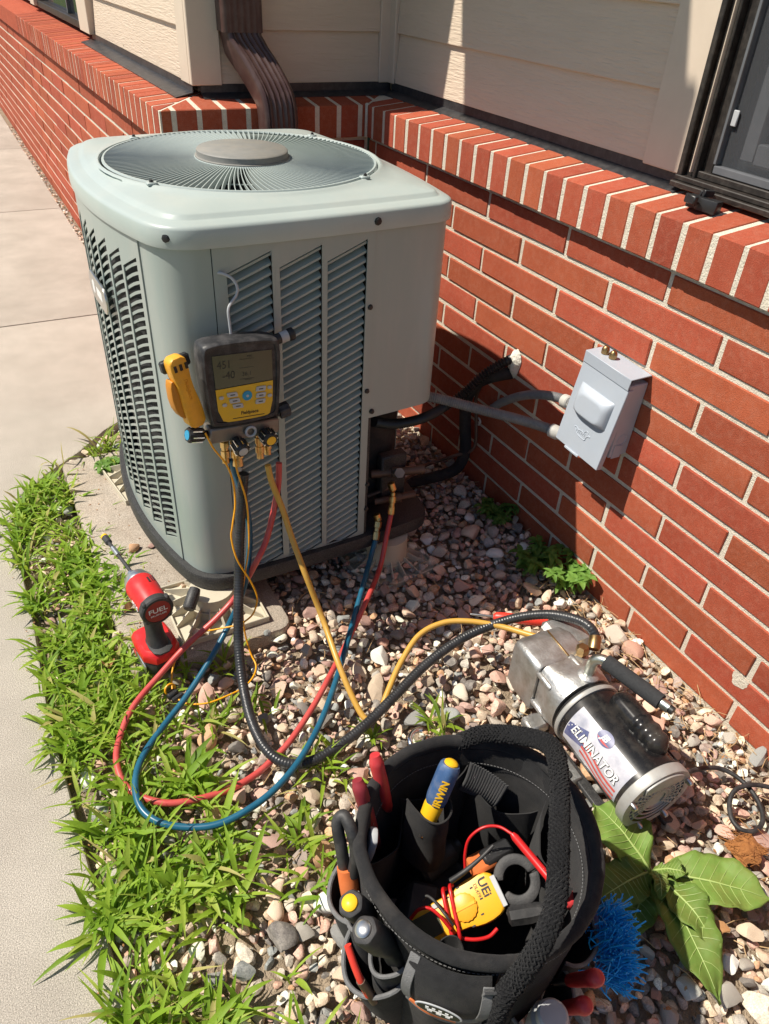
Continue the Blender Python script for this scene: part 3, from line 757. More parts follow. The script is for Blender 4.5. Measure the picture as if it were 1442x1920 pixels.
# sides: surface point of side k at arc position s (metres along the side), height z, depth d inwards
def surf(k, s, z, d):
    q = side_pt(k, s, .007+d); return (q.x, q.y, z)
def patch(mb, k, s0, s1, zlo, zhi, d=0.0, th=.0022, n=4):
    """curved plate between s0 and s1; zlo, zhi are functions of s or numbers"""
    lo = zlo if callable(zlo) else (lambda s: zlo); hi = zhi if callable(zhi) else (lambda s: zhi)
    mb.sheet(lambda u, v: surf(k, s0+(s1-s0)*u, lo(s0+(s1-s0)*u)*(1-v)+hi(s0+(s1-s0)*u)*v, d), n, 1, -th if k >= 0 else th)
def slat_mesh(k, s0, s1, z0, tilt, hgt, d0, d1, nm, m):
    """one louvre: runs from s0 to s1, rising by tilt, leaning outwards from depth d1 (top) to d0 (bottom)"""
    mb = MB(); n = 3; rings = []
    for i in range(n+1):
        s = s0+(s1-s0)*i/n; z = z0+tilt*(s-s0)/(s1-s0)
        rings.append([surf(k, s, z, d0), surf(k, s, z+hgt*.35, d0+.0002), surf(k, s, z+hgt, d1), surf(k, s, z+hgt-.0012, d1+.0012), surf(k, s, z+hgt*.3, d0+.0020), surf(k, s, z+.0002, d0+.0016)])
    mb.loft(rings); return mb
# --- front louvred panel. side 3: s runs with +x (counter-clockwise from left to right)
def louvre_panel(k, cols, zb0, zt0, tilt, name, pitch, hgt, zend, s_lo, s_hi, zbot, ztop):
    mb = MB()
    xs = [s_lo]
    for a, b in cols:
        w = b-a
        top = lambda s, a=a, w=w: zt0+tilt*(s-a)/w
        bot = lambda s, a=a, w=w: zb0+tilt*(s-a)/w
        patch(mb, k, xs[-1], a, zbot, ztop)
        patch(mb, k, a, b, top, ztop); patch(mb, k, a, b, zbot, bot); xs.append(b)
    patch(mb, k, xs[-1], s_hi, zbot, ztop)
    p = mb.build(name, 'unit_paint', ac, ang=30)
    for a, b in cols:
        z = zb0
        while z < zt0-hgt*.5:
            slat_mesh(k, a, b, z, tilt, hgt, .0025, .018, 'louvre', 'unit_paint').build('louvre', 'unit_paint', p, ang=25)
            z += pitch
    return p
cols = [(-.176, -.092), (-.078, .006), (.017, .101)]
louvre_panel(3, cols, .096, .792, .032, 'front_panel', .0176, .0125, 0, -.199, .118, .116, .840)
# --- left grille: horizontal louvres in curved columns. side 2: s runs with -y (from back to front)
lcols = [(-.259+.0655*i, -.259+.0655*i+.0575) for i in range(8)]
gp = MB(); xs = [-.302+.04]
gp = MB(); xs = [-.264]; lcols[0] = (-.260, lcols[0][1])
for i, (a, b) in enumerate(lcols):
    w = b-a
    top = lambda s, a=a, w=w: .772+.030*(s-a)/w
    bot = lambda s, a=a, w=w: .142+.030*(s-a)/w
    patch(gp, 2, xs[-1], a, .116, .840, n=2); patch(gp, 2, a, b, top, .840); patch(gp, 2, a, b, .116, bot); xs.append(b)
patch(gp, 2, xs[-1], .2690, .116, .840, n=2)
grille = gp.build('side_grille', 'unit_paint', ac, ang=30)
for a, b in lcols:
    z = .145
    while z < .772:
        mb = MB(); rr0 = []
        for i in range(5):
            s = a+(b-a)*i/4; zz = z+.028*i/4+.0020*math.sin(math.pi*i/4)
            rr0.append([surf(2, s, zz, .0004), surf(2, s, zz+.0060, .0002), surf(2, s, zz+.0060, .0016), surf(2, s, zz, .0020)])
        mb.loft(rr0); mb.build('louvre', 'unit_paint', grille, ang=25)
        z += .0171
# badge on the side grille
bm_ = MB(); bm_.prism(rrect(.150, .056, .024, 5), 0, .005)
Mb = Matrix(((0, 0, -1, surf(2, -.02, 0, 0)[0]-.003), (-1, 0, 0, -surf(2, -.02, 0, 0)[1]*-1-.0), (0, 1, 0, .69), (0, 0, 0, 1)))
Mb = T(surf(2, .045, .672, -.008), (0, 0, 0)) @ Matrix(((0, 0, -1, 0), (-1, 0, 0, 0), (0, 1, 0, 0), (0, 0, 0, 1)))
badge = bm_.build('badge', 'steel', ac, bevel=.0015, M=Mb)
MB().prism(rrect(.022, .026, .008, 4), 0, .0012, T((-.036, 0, .004))).build('emblem', 'print_white', badge)
MB().prism(rrect(.048, .018, .003, 3), 0, .0012, T((.016, 0, .004))).build('name_plate', 'print_white', badge)
# --- corner posts and blank sides: strips following the outline between two indices
O7 = outline(.007)
def strip(i0, i1, z0, z1, name, th=.002, m='unit_paint'):
    n = len(O7); idx = [i % n for i in range(i0, i1+1)]; mb = MB()
    a = [O7[i] for i in idx]; b = [outline(.009)[i] for i in idx]
    q = [(p.x, p.y) for p in a]+[(p.x, p.y) for p in reversed(b)]
    mb.prism(q, z0, z1); return mb.build(name, m, ac, ang=35)
per = 14+1+7                                           # points per side
# left/front post: from the grille edge on side 2 to the panel edge on side 3
def idx_side(k, s):
    a0, a1 = S0[k]+FIL[k-1], S1[k]-FIL[k]; return per*k+(s-a0)/(a1-a0)*14
i0 = idx_side(2, .2425); i1 = idx_side(3, -.2005)
def strip_f(k0, s0, k1, s1, z0, z1, name, m='unit_paint', inset=.007):
    """strip along the outline from (side k0, s0) to (side k1, s1)"""
    o = outline(inset); oi = outline(inset+.002); i0, i1 = idx_side(k0, s0), idx_side(k1, s1); n = len(o)
    if i1 < i0: i1 += n
    def at(lst, f):
        a = int(math.floor(f)); t = f-a; p, q = lst[a % n], lst[(a+1) % n]; return p*(1-t)+q*t
    ps = [i0]+[float(i) for i in range(int(math.floor(i0))+1, int(math.ceil(i1)))]+[i1]
    poly = [tuple(at(o, f)) for f in ps]+[tuple(at(oi, f)) for f in reversed(ps)]
    mb = MB(); mb.prism(poly, z0, z1); return mb.build(name, m, ac, ang=35)
strip_f(2, .2702, 3, -.2008, .115, .840, 'corner_post')
strip_f(3, .1195, 0, .20, .436, .840, 'service_panel')
strip_f(0, .202, 2, -.264, .115, .840, 'corner_post')
strip_f(3, .1185, 3, .1260, .115, .434, 'panel_edge', 'black_pan', .0075)
strip_f(0, -.16, 0, .20, .115, .434, 'corner_post')
# service panel underside lip and bay parts
sp = MB(); o_ = outline(.010); ia, ib = int(idx_side(3, .13)), int(idx_side(0, .18)); n = len(o_)
poly = [tuple(o_[i % n]) for i in range(ia, (ib if ib > ia else ib+n)+1)]+[(.115, -.08)]
sp.prism(poly, .436, .4385); sp.build('bay_ceiling', 'unit_paint', ac)
MB().lathe([(.083, .12), (.088, .15), (.088, .40), (.07, .425), (.0, .43)], 28, T((.200, -.184, 0))).build('compressor_jacket', 'foam_black', ac)
MB().cbox((.228, -.296, .215), (.07, .03, .13), .004).build('valve_bracket', 'black_pan', ac)
# screws and their dimples
def fpos(k, s, z, d=-.002): return surf(k, s, z, d)
screw(capo, fpos(3, .118, .8555, -.008), (0, -1, 0), .0062)
o0 = outline(0.0); ic = int(round(idx_side(2, S1[2]-FIL[2]) + 3.6))
for i in (ic, ic-44, ic-20):
    p = o0[i % len(o0)]; q = o0[(i+1) % len(o0)]-o0[i-1]; nrm = Vector((q.y, -q.x, 0)).normalized()
    screw(capo, Vector((p.x, p.y, .856))-nrm*.0005, nrm, .006)
for z in (.690, .505, .26, .19): screw(ac, fpos(3, .1115 if z > .434 else .1222, z), (0, -1, 0), .0048)
screw(ac, fpos(3, .126, .452), (0, -1, 0), .0048)

# service valves with brass
val = MB()
val.between((.17, -.296, .233), (.30, -.334, .235), [(.011, 0), (.011, .05), (.015, .052), (.015, .07), (.011, .072), (.011, .136)], 14)
val.between((.17, -.319, .165), (.28, -.334, .165), [(.009, 0), (.009, .05), (.013, .052), (.013, .07), (.009, .072), (.009, .11)], 14)
vo = val.build('service_valve', 'copper_brown', ac)
MB().between((.225, -.319, .235), (.215, -.359, .262), [(.010, 0), (.010, .03), (.013, .031), (.013, .045)], 6).build('valve_cap', 'block_metal', vo)

# risers under the unit
def riser(cx, cy, label, rot=0, zb=.018):
    R = thing('riser_foot', label, 'riser', (cx, cy, zb), (0, 0, rot), 'plastic risers under the condenser')
    MB().lathe([(.056, .0), (.053, .025), (.050, .078-zb), (.0, .078-zb)], 32).build('post', 'beige_plastic', R, ang=35)
    MB().tube([(.0555*math.cos(a/40*6.2832), .0555*math.sin(a/40*6.2832), .030) for a in range(41)], .0018, 6, raw=True).build('bead', 'beige_plastic', R)
    pl = MB(); pl.cbox((0, 0, .003), (.20, .20, .006), .001)
    for s in (-1, 1):
        pl.cbox((s*.098, 0, .011), (.004, .20, .010), .001); pl.cbox((0, s*.098, .011), (.1919, .004, .010), .001)
    pl.build('base_plate', 'beige_plastic', R, ang=25)
    for k in range(16):
        a = rad(22.5*k); L_ = min(.096/max(abs(math.cos(a)), abs(math.sin(a))), .125)
        mb = MB(); mb.prism([(.05, .006), (L_, .006), (L_, .014), (.0525, .042)], -.0012, .0012, T((0, 0, 0), (0, 0, 22.5*k)) @ T((0, 0, 0), (90, 0, 0)))
        mb.build('rib', 'beige_plastic', R, ang=25)
    return R
riser(-.865, -.462, 'beige ribbed plastic riser under the front left corner, behind the impact driver')
riser(-.405, -.455, 'beige plastic riser under the front right corner in the gravel', 6, -.014)
riser(-.872, .125, 'beige riser corner poking out under the louvred side by the grass', 8)
riser(-.40, .15, 'beige plastic riser under the back right corner of the condenser', 3, -.014)
MB().between((-.905, -.480, .104), (-.935, -.520, .084), [(.012, 0), (.014, .01), (.014, .045), (.011, .05)], 14).build('pan_spout', 'black_pan', ac, M=ACM.inverted())

# ================================================================== DOWNSPOUT
dn = thing('downspout', 'brown corrugated rain downspout with an elbow against the tan siding corner', 'downspout', (-.385, .57, 1.0))
def ds_ring(c, w, d, ax, ay, ribs=3, rp=.004):
    """rounded rectangle ring w (along ax) by d (along ay) with flutes on the front face"""
    pts = []
    fl = 9
    base = rrect(w, d, .012, 3)
    out = []
    for (u, v) in base: out.append((u, v))
    # fluted front: replace the straight front edge (v = -d/2) by corrugation
    i3 = [i for i, (u, v) in enumerate(base) if v < -d/2+1e-6]
    pts = []
    for i, (u, v) in enumerate(base):
        pts.append((u, v))
        if i == i3[0]:
            u0, u1 = base[i3[0]][0], base[i3[-1]][0]
            for q in range(1, 24):
                uu = u0+(u1-u0)*q/24; pts.append((uu, -d/2+rp*(1-(.5-.5*math.cos(2*math.pi*q/24*5))**3)))
    return [tuple(Vector(c)+Vector(ax)*u+Vector(ay)*v) for u, v in pts]
X1, Yv = Vector((1, 0, 0)), Vector((0, 1, 0))
def ds_path(path, w, d, name, rp=.004, crimp=None):
    mb = MB(); rings = []
    for i, p in enumerate(path):
        t = (Vector(path[min(i+1, len(path)-1)])-Vector(path[max(i-1, 0)])).normalized()
        ay = t.cross(X1).normalized()
        if ay.y < 0: ay = -ay
        k = 1+(crimp(i) if crimp else 0)
        rings.append(ds_ring(p, w*k, d*k, X1, ay, rp=rp))
    mb.loft(rings, (False, False)); return mb.build(name, 'brown_metal', dn, ang=40, M=dn.matrix_basis.inverted())
DX = -.364
ds_path([(DX-.012, .562, 2.4), (DX-.012, .562, 1.5), (DX-.010, .562, 1.085), (DX-.010, .562, 1.065)], .112, .078, 'pipe', rp=.0015)
pth = [(DX-.010, .562, 1.100), (DX-.009, .561, 1.075), (DX-.007, .556, 1.050), (DX-.003, .546, 1.030), (DX+.004, .530, 1.012), (DX+.014, .508, .992), (DX+.024, .486, .968), (DX+.034, .464, .942),
       (DX+.041, .449, .920), (DX+.044, .442, .900), (DX+.045, .438, .870), (DX+.045, .437, .80), (DX+.045, .437, .15)]
ds_path(pth, .098, .070, 'elbow', rp=.0045, crimp=lambda i: (.10 if i in (0,) else .045 if i in (1, 3) else .0 if i in (2, 4) else 0))
MB().cbox((-.3405, .4, .10), (.11, .2, .08), .01, M=dn.matrix_basis.inverted()).build('outlet', 'brown_metal', dn)
MB().cbox((DX-.012, .592, 1.22), (.14, .004, .03), .001, M=dn.matrix_basis.inverted()).build('strap', 'brown_metal', dn)

# ================================================================== DISCONNECT BOX
db = thing('disconnect_box', 'pale blue grey metal electrical disconnect box on the brick wall', 'electrical box', (0, -.708, .49), (2.5, 0, 0))
# local: x towards the wall, face at -x, y left(+)/right(-), z up
MB().cbox((-.0265, 0, .0), (.051, .136, .176), .002).build('body', 'grey_box', db, ang=25)
hood = MB(); hood.prism([(0, 0), (-.058, 0), (-.058, -.026), (-.0555, -.026), (-.0555, -.003), (0, -.003)], -.0705, .0705, Matrix(((1, 0, 0, 0), (0, 0, 1, 0), (0, 1, 0, .106), (0, 0, 0, 1))))
hood.build('rain_hood', 'grey_box', db, bevel=.001, seg=1)
lidM = T((-.0535, 0, .078), (0, 7.5, 0))
lid = MB(); lid.cbox((-.0015, 0, -.094), (.003, .142, .192), .001); lid.cbox((.006, -.0695, -.094), (.013, .003, .192), .001); lid.cbox((.006, .0695, -.094), (.013, .003, .192), .001)
lido = lid.build('lid', 'grey_box', db, M=lidM, ang=25)
def pillow(u, v):
    a, b = 2*u-1, 2*v-1; r = max(0, 1-abs(a)**3.6)*max(0, 1-abs(b)**3.2); e = abs(a)**7+abs(b)**7
    h = .0155*min(1, 1.45*r)**.62
    return (-.0032-h, 0.052*a, -.070+.032*b+ (-.006*(h/.0155)))
MB().grid(pillow, 32, 24).build('raised_panel', 'grey_box', lido, ang=60)
duck = [(-.030, .004), (-.022, .0065), (-.012, .003), (0, .0055), (.008, .0025), (.0095, .008), (.015, .0125), (.021, .011), (.023, .0065), (.031, .005), (.023, .002), (.019, -.003), (.018, -.009), (.010, -.0105), (-.010, -.0085), (-.022, -.002), (-.030, .004)]
MB().tube([(-.0032, -p[0]*.85+.004, p[1]*.95-.140) for p in duck], .0011, 6, sub=4).build('duck_emblem', 'grey_box', lido)
for q in range(6): MB().box((-.0032, .020-.0052*q, -.1415+.0006*q), (.0012, .0012+.0014*(q % 2), .0065)).build('emblem_letter', 'grey_box', lido)
MB().cbox((-.004, .012, -.1915), (.004, .046, .005), .001).build('lid_hasp', 'grey_box', lido)
for yy in (.012, -.012):
    MB().lathe([(.0085, 0), (.0085, .008), (.0075, .0125), (.004, .016), (0, .0165)], 14, T((-.030, yy+.030, .107))).build('acorn_nut', 'brass_dull', db)
MB().tube([(-.028+.013*math.cos(a/20*6.283), -.0684, -.045+.013*math.sin(a/20*6.283)) for a in range(21)], .0008, 5, raw=True).build('knockout', 'grey_box', db)
MB().prism([(.0, .0), (.024, 0), (.024, .028), (0, .034)], -.001, .001, T((-.044, -.0685, -.090), (90, 0, 0))).build('side_flange', 'grey_box', db)

# ================================================================== PIPES AND CONDUITS ON THE WALL
def ribbed(pts, r, pitch, amp, sub=10, n=12):
    p = spline(pts, sub); L_ = [0]
    for a, b in zip(p, p[1:]): L_.append(L_[-1]+(b-a).length)
    tot = L_[-1]; m = int(tot/pitch*4); q = []
    j = 0
    for i in range(m+1):
        d = tot*i/m
        while j < len(L_)-2 and L_[j+1] < d: j += 1
        t = (d-L_[j])/max(1e-9, L_[j+1]-L_[j]); q.append(p[j].lerp(p[j+1], t))
    return MB().tube(q, lambda t: r+amp*math.cos(2*math.pi*t*tot/pitch), n, raw=True)
c1 = ribbed([(-.325, -.400, .425), (-.28, -.425, .422), (-.20, -.495, .410), (-.12, -.556, .395), (-.065, -.598, .380), (-.050, -.640, .378)], .0118, .0052, .0006)
c1o = c1.build('conduit', 'conduit_grey'); tag(c1o, 'straight grey flexible conduit running from the condenser to the disconnect box', 'conduit')
MB().between((-.068, -.596, .381), (-.048, -.650, .377), [(.013, 0), (.0165, .003), (.0165, .022), (.0135, .026), (.0135, .055)], 16).build('fitting', 'conduit_fitting', c1o)
c2 = ribbed([(-0.0300,-0.3296,0.2936), (-0.0320,-0.3614,0.3260), (-0.0360,-0.4344,0.3814), (-0.0400,-0.5048,0.4212), (-0.0420,-0.5710,0.4470), (-0.0400,-0.6234,0.4562)], .0105, .0055, .0009)
c2o = c2.build('conduit', 'conduit_grey'); tag(c2o, 'short curved grey conduit arching into the upper side of the disconnect box', 'conduit')
MB().between((-0.0400,-0.5877,0.4480), (-0.0380,-0.6306,0.4553), [(.0115, 0), (.0155, .004), (.0155, .02), (.012, .024), (.012, .03)], 16).build('fitting', 'conduit_fitting', c2o)
c2b = MB().tube([(-0.0300,-0.3296,0.2936), (-0.0180,-0.3005,0.2680), (0.0100,-0.2590,0.2373)], .012, 12).build('wall_elbow', 'conduit_grey', c2o)
cg = ribbed([(-0.4483,-0.4300,0.3999), (-0.3799,-0.4100,0.3668), (-0.2876,-0.3800,0.3448), (-0.1900,-0.3248,0.3254), (-0.1350,-0.3289,0.3576), (-0.0920,-0.3383,0.4020), (-0.0500,-0.3434,0.4262), (-0.0150,-0.3452,0.4371), (0.0100,-0.3288,0.4299)], .0108, .0080, .0020)
tag(cg.build('corrugated_sleeve', 'black_plastic'), 'black corrugated cable sleeve running from the wall hole under the service panel', 'cable sleeve')
ls = MB().tube([(-0.4018,-0.3600,0.1739), (-0.2200,-0.2212,0.0359), (-0.1300,-0.2483,0.0503), (-0.0750,-0.2611,0.0712), (-0.0550,-0.2638,0.1277), (-0.0500,-0.2390,0.2093), (-0.0550,-0.2412,0.2871), (-0.0550,-0.2883,0.3578), (-0.0300,-0.3305,0.3912), (0.0100,-0.3442,0.3976)], .0165, 14, sub=8)
lso = ls.build('line_set', 'foam_black'); tag(lso, 'thick black foam insulated refrigerant line bending down the brick wall', 'insulated pipe')
for f in ((800, 895, -.16), (858, 870, -.073), (875, 760, -.052)): pass
cp = MB().tube([(-0.4371,-0.4000,0.1686), (-0.3470,-0.4000,0.1838), (-0.1600,-0.2322,0.0872), (-0.0900,-0.2588,0.1156), (-0.0400,-0.2819,0.1432), (-0.0350,-0.2704,0.2226), (-0.0400,-0.2620,0.2943), (-0.0400,-0.2917,0.3565), (-0.0200,-0.3414,0.3867), (0.0100,-0.3512,0.3977)], .0048, 8, sub=8)
tag(cp.build('liquid_line', 'copper_brown'), 'thin bare brown refrigerant tube looping beside the insulated line', 'pipe')
tag(MB().tube([((-0.0300,-0.2735,0.2231)[0]-.0, (-0.0300,-0.2735,0.2231)[1]+.0095*math.cos(a/16*6.283), (-0.0300,-0.2735,0.2231)[2]+.0095*math.sin(a/16*6.283)) for a in range(17)], .0028, 8, raw=True).build('pipe_clip', 'conduit_fitting'), 'small pale ring clip round the pipe on the wall', 'pipe clip')
def blob(u, v):
    a = u*6.2832; r = .030*v*(1+.22*vnoise(math.cos(a)*1.2, math.sin(a)*1.2, 7)+.08*vnoise(math.cos(a)*4, math.sin(a)*4, 2))
    c = (0.0000,-0.3529,0.4259); h = .016*(1-v**2.2)*(1+.4*vnoise(math.cos(a)*2*v, math.sin(a)*2*v, 4))
    return (-.001-h, c[1]+r*math.cos(a)*.72, c[2]+r*math.sin(a)*1.35+.004)
tag(MB().grid(blob, 36, 8).build('sealant_patch', 'sealant', ang=60), 'lumpy white sealant round the pipe hole in the brick wall', 'sealant')
# black plastic latch lying on the sill
lt = thing('latch_part', 'broken black plastic window latch lying on the brick sill under the window', 'latch', (0.0380,-0.7525,0.9100), (0, 6, -12))
mb = MB(); mb.prism([(-.030, -.006), (-.012, -.006), (-.004, -.012), (.030, -.012), (.030, .016), (.010, .016), (.006, .010), (-.012, .008), (-.018, .018), (-.030, .016)], -.010, .012)
mb.build('body', 'black_plastic', lt, bevel=.002, M=T((0, 0, .004), (0, 0, -60)))
mb = MB(); mb.cbox((.012, .010, .0215), (.022, .008, .012), .001); mb.cbox((.018, .022, .019), (.028, .006, .010), .001)
mb.build('spring_housing', 'black_plastic', lt)
MB().cbox((-.024, .006, .010), (.010, .030, .016), .002).build('hook', 'black_plastic', lt)

# ================================================================== MANIFOLD GAUGE hanging on the louvres
GM = T((-.787, -.528, .617), (-4, 4.0, 3))
gz = thing('manifold_gauge', 'black and yellow digital manifold gauge hanging on the front louvres', 'manifold gauge', M=GM)
# local: x right, z up, front at -y
Fy = lambda poly, y0, y1: MB().prism(poly, y0, y1, Matrix(((1, 0, 0, 0), (0, 0, 1, 0), (0, 1, 0, 0), (0, 0, 0, 1))))
case = [(-.078, .066), (-.066, .082), (.060, .082), (.074, .068), (.071, -.060), (.066, -.078), (-.058, -.080), (-.066, -.066)]
def smooth_poly(p, n=2):
    for _ in range(n):
        q = []
        for a, b in zip(p, p[1:]+p[:1]): q += [(a[0]*.75+b[0]*.25, a[1]*.75+b[1]*.25), (a[0]*.25+b[0]*.75, a[1]*.25+b[1]*.75)]
        p = q
    return p
cs = smooth_poly([(p[0], p[1]) for p in case], 2)
inner = [(x*.86, z*.86) for x, z in cs]
body = MB(); TY = Matrix(((1, 0, 0, 0), (0, 0, 1, 0), (0, 1, 0, 0), (0, 0, 0, 1)))
def yr(k, y): return [(x*k, y, z*k) for x, z in cs]
body.loft([yr(.90, .022), yr(.98, .018), yr(1.0, .008), yr(1.0, -.020), yr(.985, -.026), yr(.95, -.029), yr(.885, -.0285), yr(.875, -.026)])
body.build('case', 'gauge_case', gz, ang=40)
Fy([(-.058, .060), (.056, .060), (.0585, .004), (-.0545, .000)], -.0268, -.0262)  # recess plate
lcdp = [(-.0575, .058), (.0545, .058), (.0565, .0015), (-.0530, -.003)]
lcd = Fy(lcdp, -.0275, -.0265).build('screen', 'lcd', gz)
yp = [(-.0535, -.0045), (.0565, -.0005), (.0555, -.040), (.050, -.064), (.043, -.069), (-.030, -.070), (-.041, -.066), (-.050, -.045)]
yel = Fy(yp, -.0278, -.0265).build('keypad', 'yellow_panel', gz)
FT = lambda x, z, y=-.0280, r=0: Matrix.Translation((x, y, z)) @ Matrix.Rotation(rad(90), 4, 'X') @ Matrix.Rotation(rad(r), 4, 'Z')
text('reading', '451', .021, 'lcd_ink', lcd, FT(-.036, .040, -.0277), .0001, .85)
text('reading', '-40', .021, 'lcd_ink', lcd, FT(-.028, .020, -.0277), .0001, .85)
text('reading', '36.1', .011, 'lcd_ink', lcd, FT(.006, .019, -.0277), .0001)
for z in (.031, .029-.019, .047): MB().box((.006, -.0277, z), (.028, .0002, .0006)).build('display_line', 'lcd_ink', lcd)
text('display_words', 'PSIG', .005, 'lcd_ink', lcd, FT(.012, .051, -.0277), .0001)
text('display_words', 'TARGET', .0045, 'lcd_ink', lcd, FT(.008, .0085, -.0277), .0001)
def button(x, z, w, h, r, m='button_grey', lab=None, sk=0):
    b = Fy([(px+sk*pz, pz) for px, pz in rrect(w, h, r, 3)], -.0305, -.0276).build('button', m, gz, bevel=.0006, seg=1, M=T((x, 0, z)))
    if lab: MB().box((0, -.0307, 0), (w*.45, .0003, h*.20)).build('button_mark', 'print_black', b)
    return b
for i, (x, z, l) in enumerate(((-.023, -.0165, 'MENU'), (-.019, -.0285, 'TEMP'), (-.013, -.0395, 'ENT'))): button(x, z, .0195, .0085, .002, lab=l, sk=-.25)
for x, z, l in ((.032, -.0125, '^'), (.032, -.025, 'VAC'), (.031, -.037, 'v')): button(x, z, .0185, .009, .002, lab=l, sk=.25)
for x, z in ((-.0435, -.020), (-.038, -.0345), (.0495, -.0125), (.0495, -.0285)): button(x, z, .0085, .0062, .0028)
bb = Fy([(.0093*math.cos(a/24*6.283), .0093*math.sin(a/24*6.283)) for a in range(24)], -.0305, -.0276).build('power_button', 'button_blue', gz, bevel=.0008, seg=1, M=T((.0055, 0, -.0225)))
Fy([(.0026*math.cos(a/12*6.283), .0026*math.sin(a/12*6.283)) for a in range(12)], -.0308, -.0305).build('power_dot', 'button_grey', bb)
text('maker_name', 'Fieldpiece', .0095, 'print_black', yel, FT(.010, -.0555, -.0280), .0001, .9, bold=.0002)
MB().box((.008, -.0280, -.0640), (.062, .0002, .0014)).build('maker_line', 'print_black', yel)
# metal manifold block with valves
MB().cbox((.004, -.002, -.0975), (.138, .038, .030), .003).build('manifold_block', 'block_metal', gz)
def knob(a, b, r, m='black_plastic', capm='button_grey', glyph=None):
    L_ = (Vector(b)-Vector(a)).length
    k = MB().between(a, b, [(r*.55, 0), (r*.55, L_*.3), (r*.98, L_*.32), (r, L_*.5), (r, L_*.92), (r*.9, L_)], 40, fn=lambda an, z: 1-.10*(math.cos(an*8) > .2) if z > L_*.31 else 1).build('knob', m, gz, ang=25)
    Mx_ = axis_frame(a, b)
    for q in range(8):
        MB().box((r*1.0*math.cos(q*math.pi/4), r*1.0*math.sin(q*math.pi/4), L_*.64), (.003, .0022, L_*.5), Mx_ @ Matrix.Identity(4)).build('chrome_rib', 'chrome', k) if m != 'gauge_case' else None
    MB().lathe([(r*.62, L_), (r*.62, L_+.0012), (0, L_+.0013)], 20, Mx_).build('knob_disc', capm, k)
    return k
knob((-.062, -.005, -.098), (-.104, -.010, -.090), .0145, capm='button_blue')
knob((.070, -.002, -.080), (.100, -.004, -.072), .0150, m='gauge_case', capm='black_plastic')
knob((-.016, -.015, -.110), (-.014, -.052, -.122), .0145)
knob((.040, -.015, -.104), (.042, -.052, -.110), .0150, capm='yellow_cap')
MB().tube([(.012+.0095*math.cos(a/20*6.283), -.026, -.097+.0095*math.sin(a/20*6.283)) for a in range(21)], .0026, 8, raw=True).build('hanging_ring', 'button_grey', gz)
def jack(x, m='brass', y=-.004, l=.052, r=.0085):
    prof = [(r*.7, 0), (r*.7, .008), (r, .009), (r, .020), (r*.8, .021), (r*.8, .026), (r*1.02, .027), (r*1.02, .040), (r*.78, .042), (r*.85, l)]
    return MB().between((x, y, -.110), (x+.001, y-.004, -.110-l), prof, 12, fn=lambda an, z: 1+.03*math.cos(an*6)).build('hose_fitting', m, gz, ang=25)
jack(-.033); jack(-.012, y=-.012, r=.0125, l=.058); jack(.034, y=-.012); jack(.054, y=-.002)
# jack on the right with a paper label, and the wire hook above
jk = MB().between((.060, .0, .062), (.112, .0, .074), [(.010, 0), (.010, .040), (.012, .042), (.012, .050), (.008, .053)], 16).build('sensor_jack', 'black_plastic', gz)
MB().between((.0835, .0, .0674), (.0985, .0, .0709), [(.0104, 0), (.0104, .0150)], 16).build('jack_label', 'button_grey', jk)
hk = MB().tube([(-.006, .010, .070), (-.008, .012, .100), (-.009, .014, .122), (-.003, .016, .134), (.008, .018, .146), (.011, .020, .160), (.004, .026, .174), (-.010, .036, .181), (-.018, .050, .178)], .0026, 8)
hk.build('hook', 'button_grey', gz)
# left side: yellow pipe clamp resting against the gauge
pc = thing('pipe_clamp', 'orange yellow temperature pipe clamp standing against the left side of the gauge', 'pipe clamp', M=T((-.889, -.540, .616), (-5, -7, 14)))
Fy(smooth_poly([(-.017, .070), (.014, .070), (.016, .050), (.014, .015), (.021, -.030), (.021, -.069), (-.013, -.069), (-.015, -.030), (-.013, .010), (-.019, .045)], 1), -.013, .013).build('front_jaw', 'orange_plastic', pc, bevel=.004)
Fy(smooth_poly([(-.018, .030), (-.008, .030), (-.002, -.045), (-.014, -.045), (-.024, -.015)], 1), -.010, .012).build('back_jaw', 'orange_dark', pc, bevel=.003, M=T((-.006, .003, 0)))
for i in range(3): MB().box((-.010+.0105*i, -.0135, .052), (.0048, .003, .011)).build('slot', 'print_black', pc)
text('maker_name', 'Fieldpiece', .011, 'orange_plastic', pc, Matrix.Translation((.003, -.0133, .008)) @ Matrix.Rotation(rad(90), 4, 'X') @ Matrix.Rotation(rad(-88), 4, 'Z'), .0008, .9)
MB().cbox((.004, .016, .050), (.055, .014, .022), .003).build('spring_arm', 'black_plastic', pc)

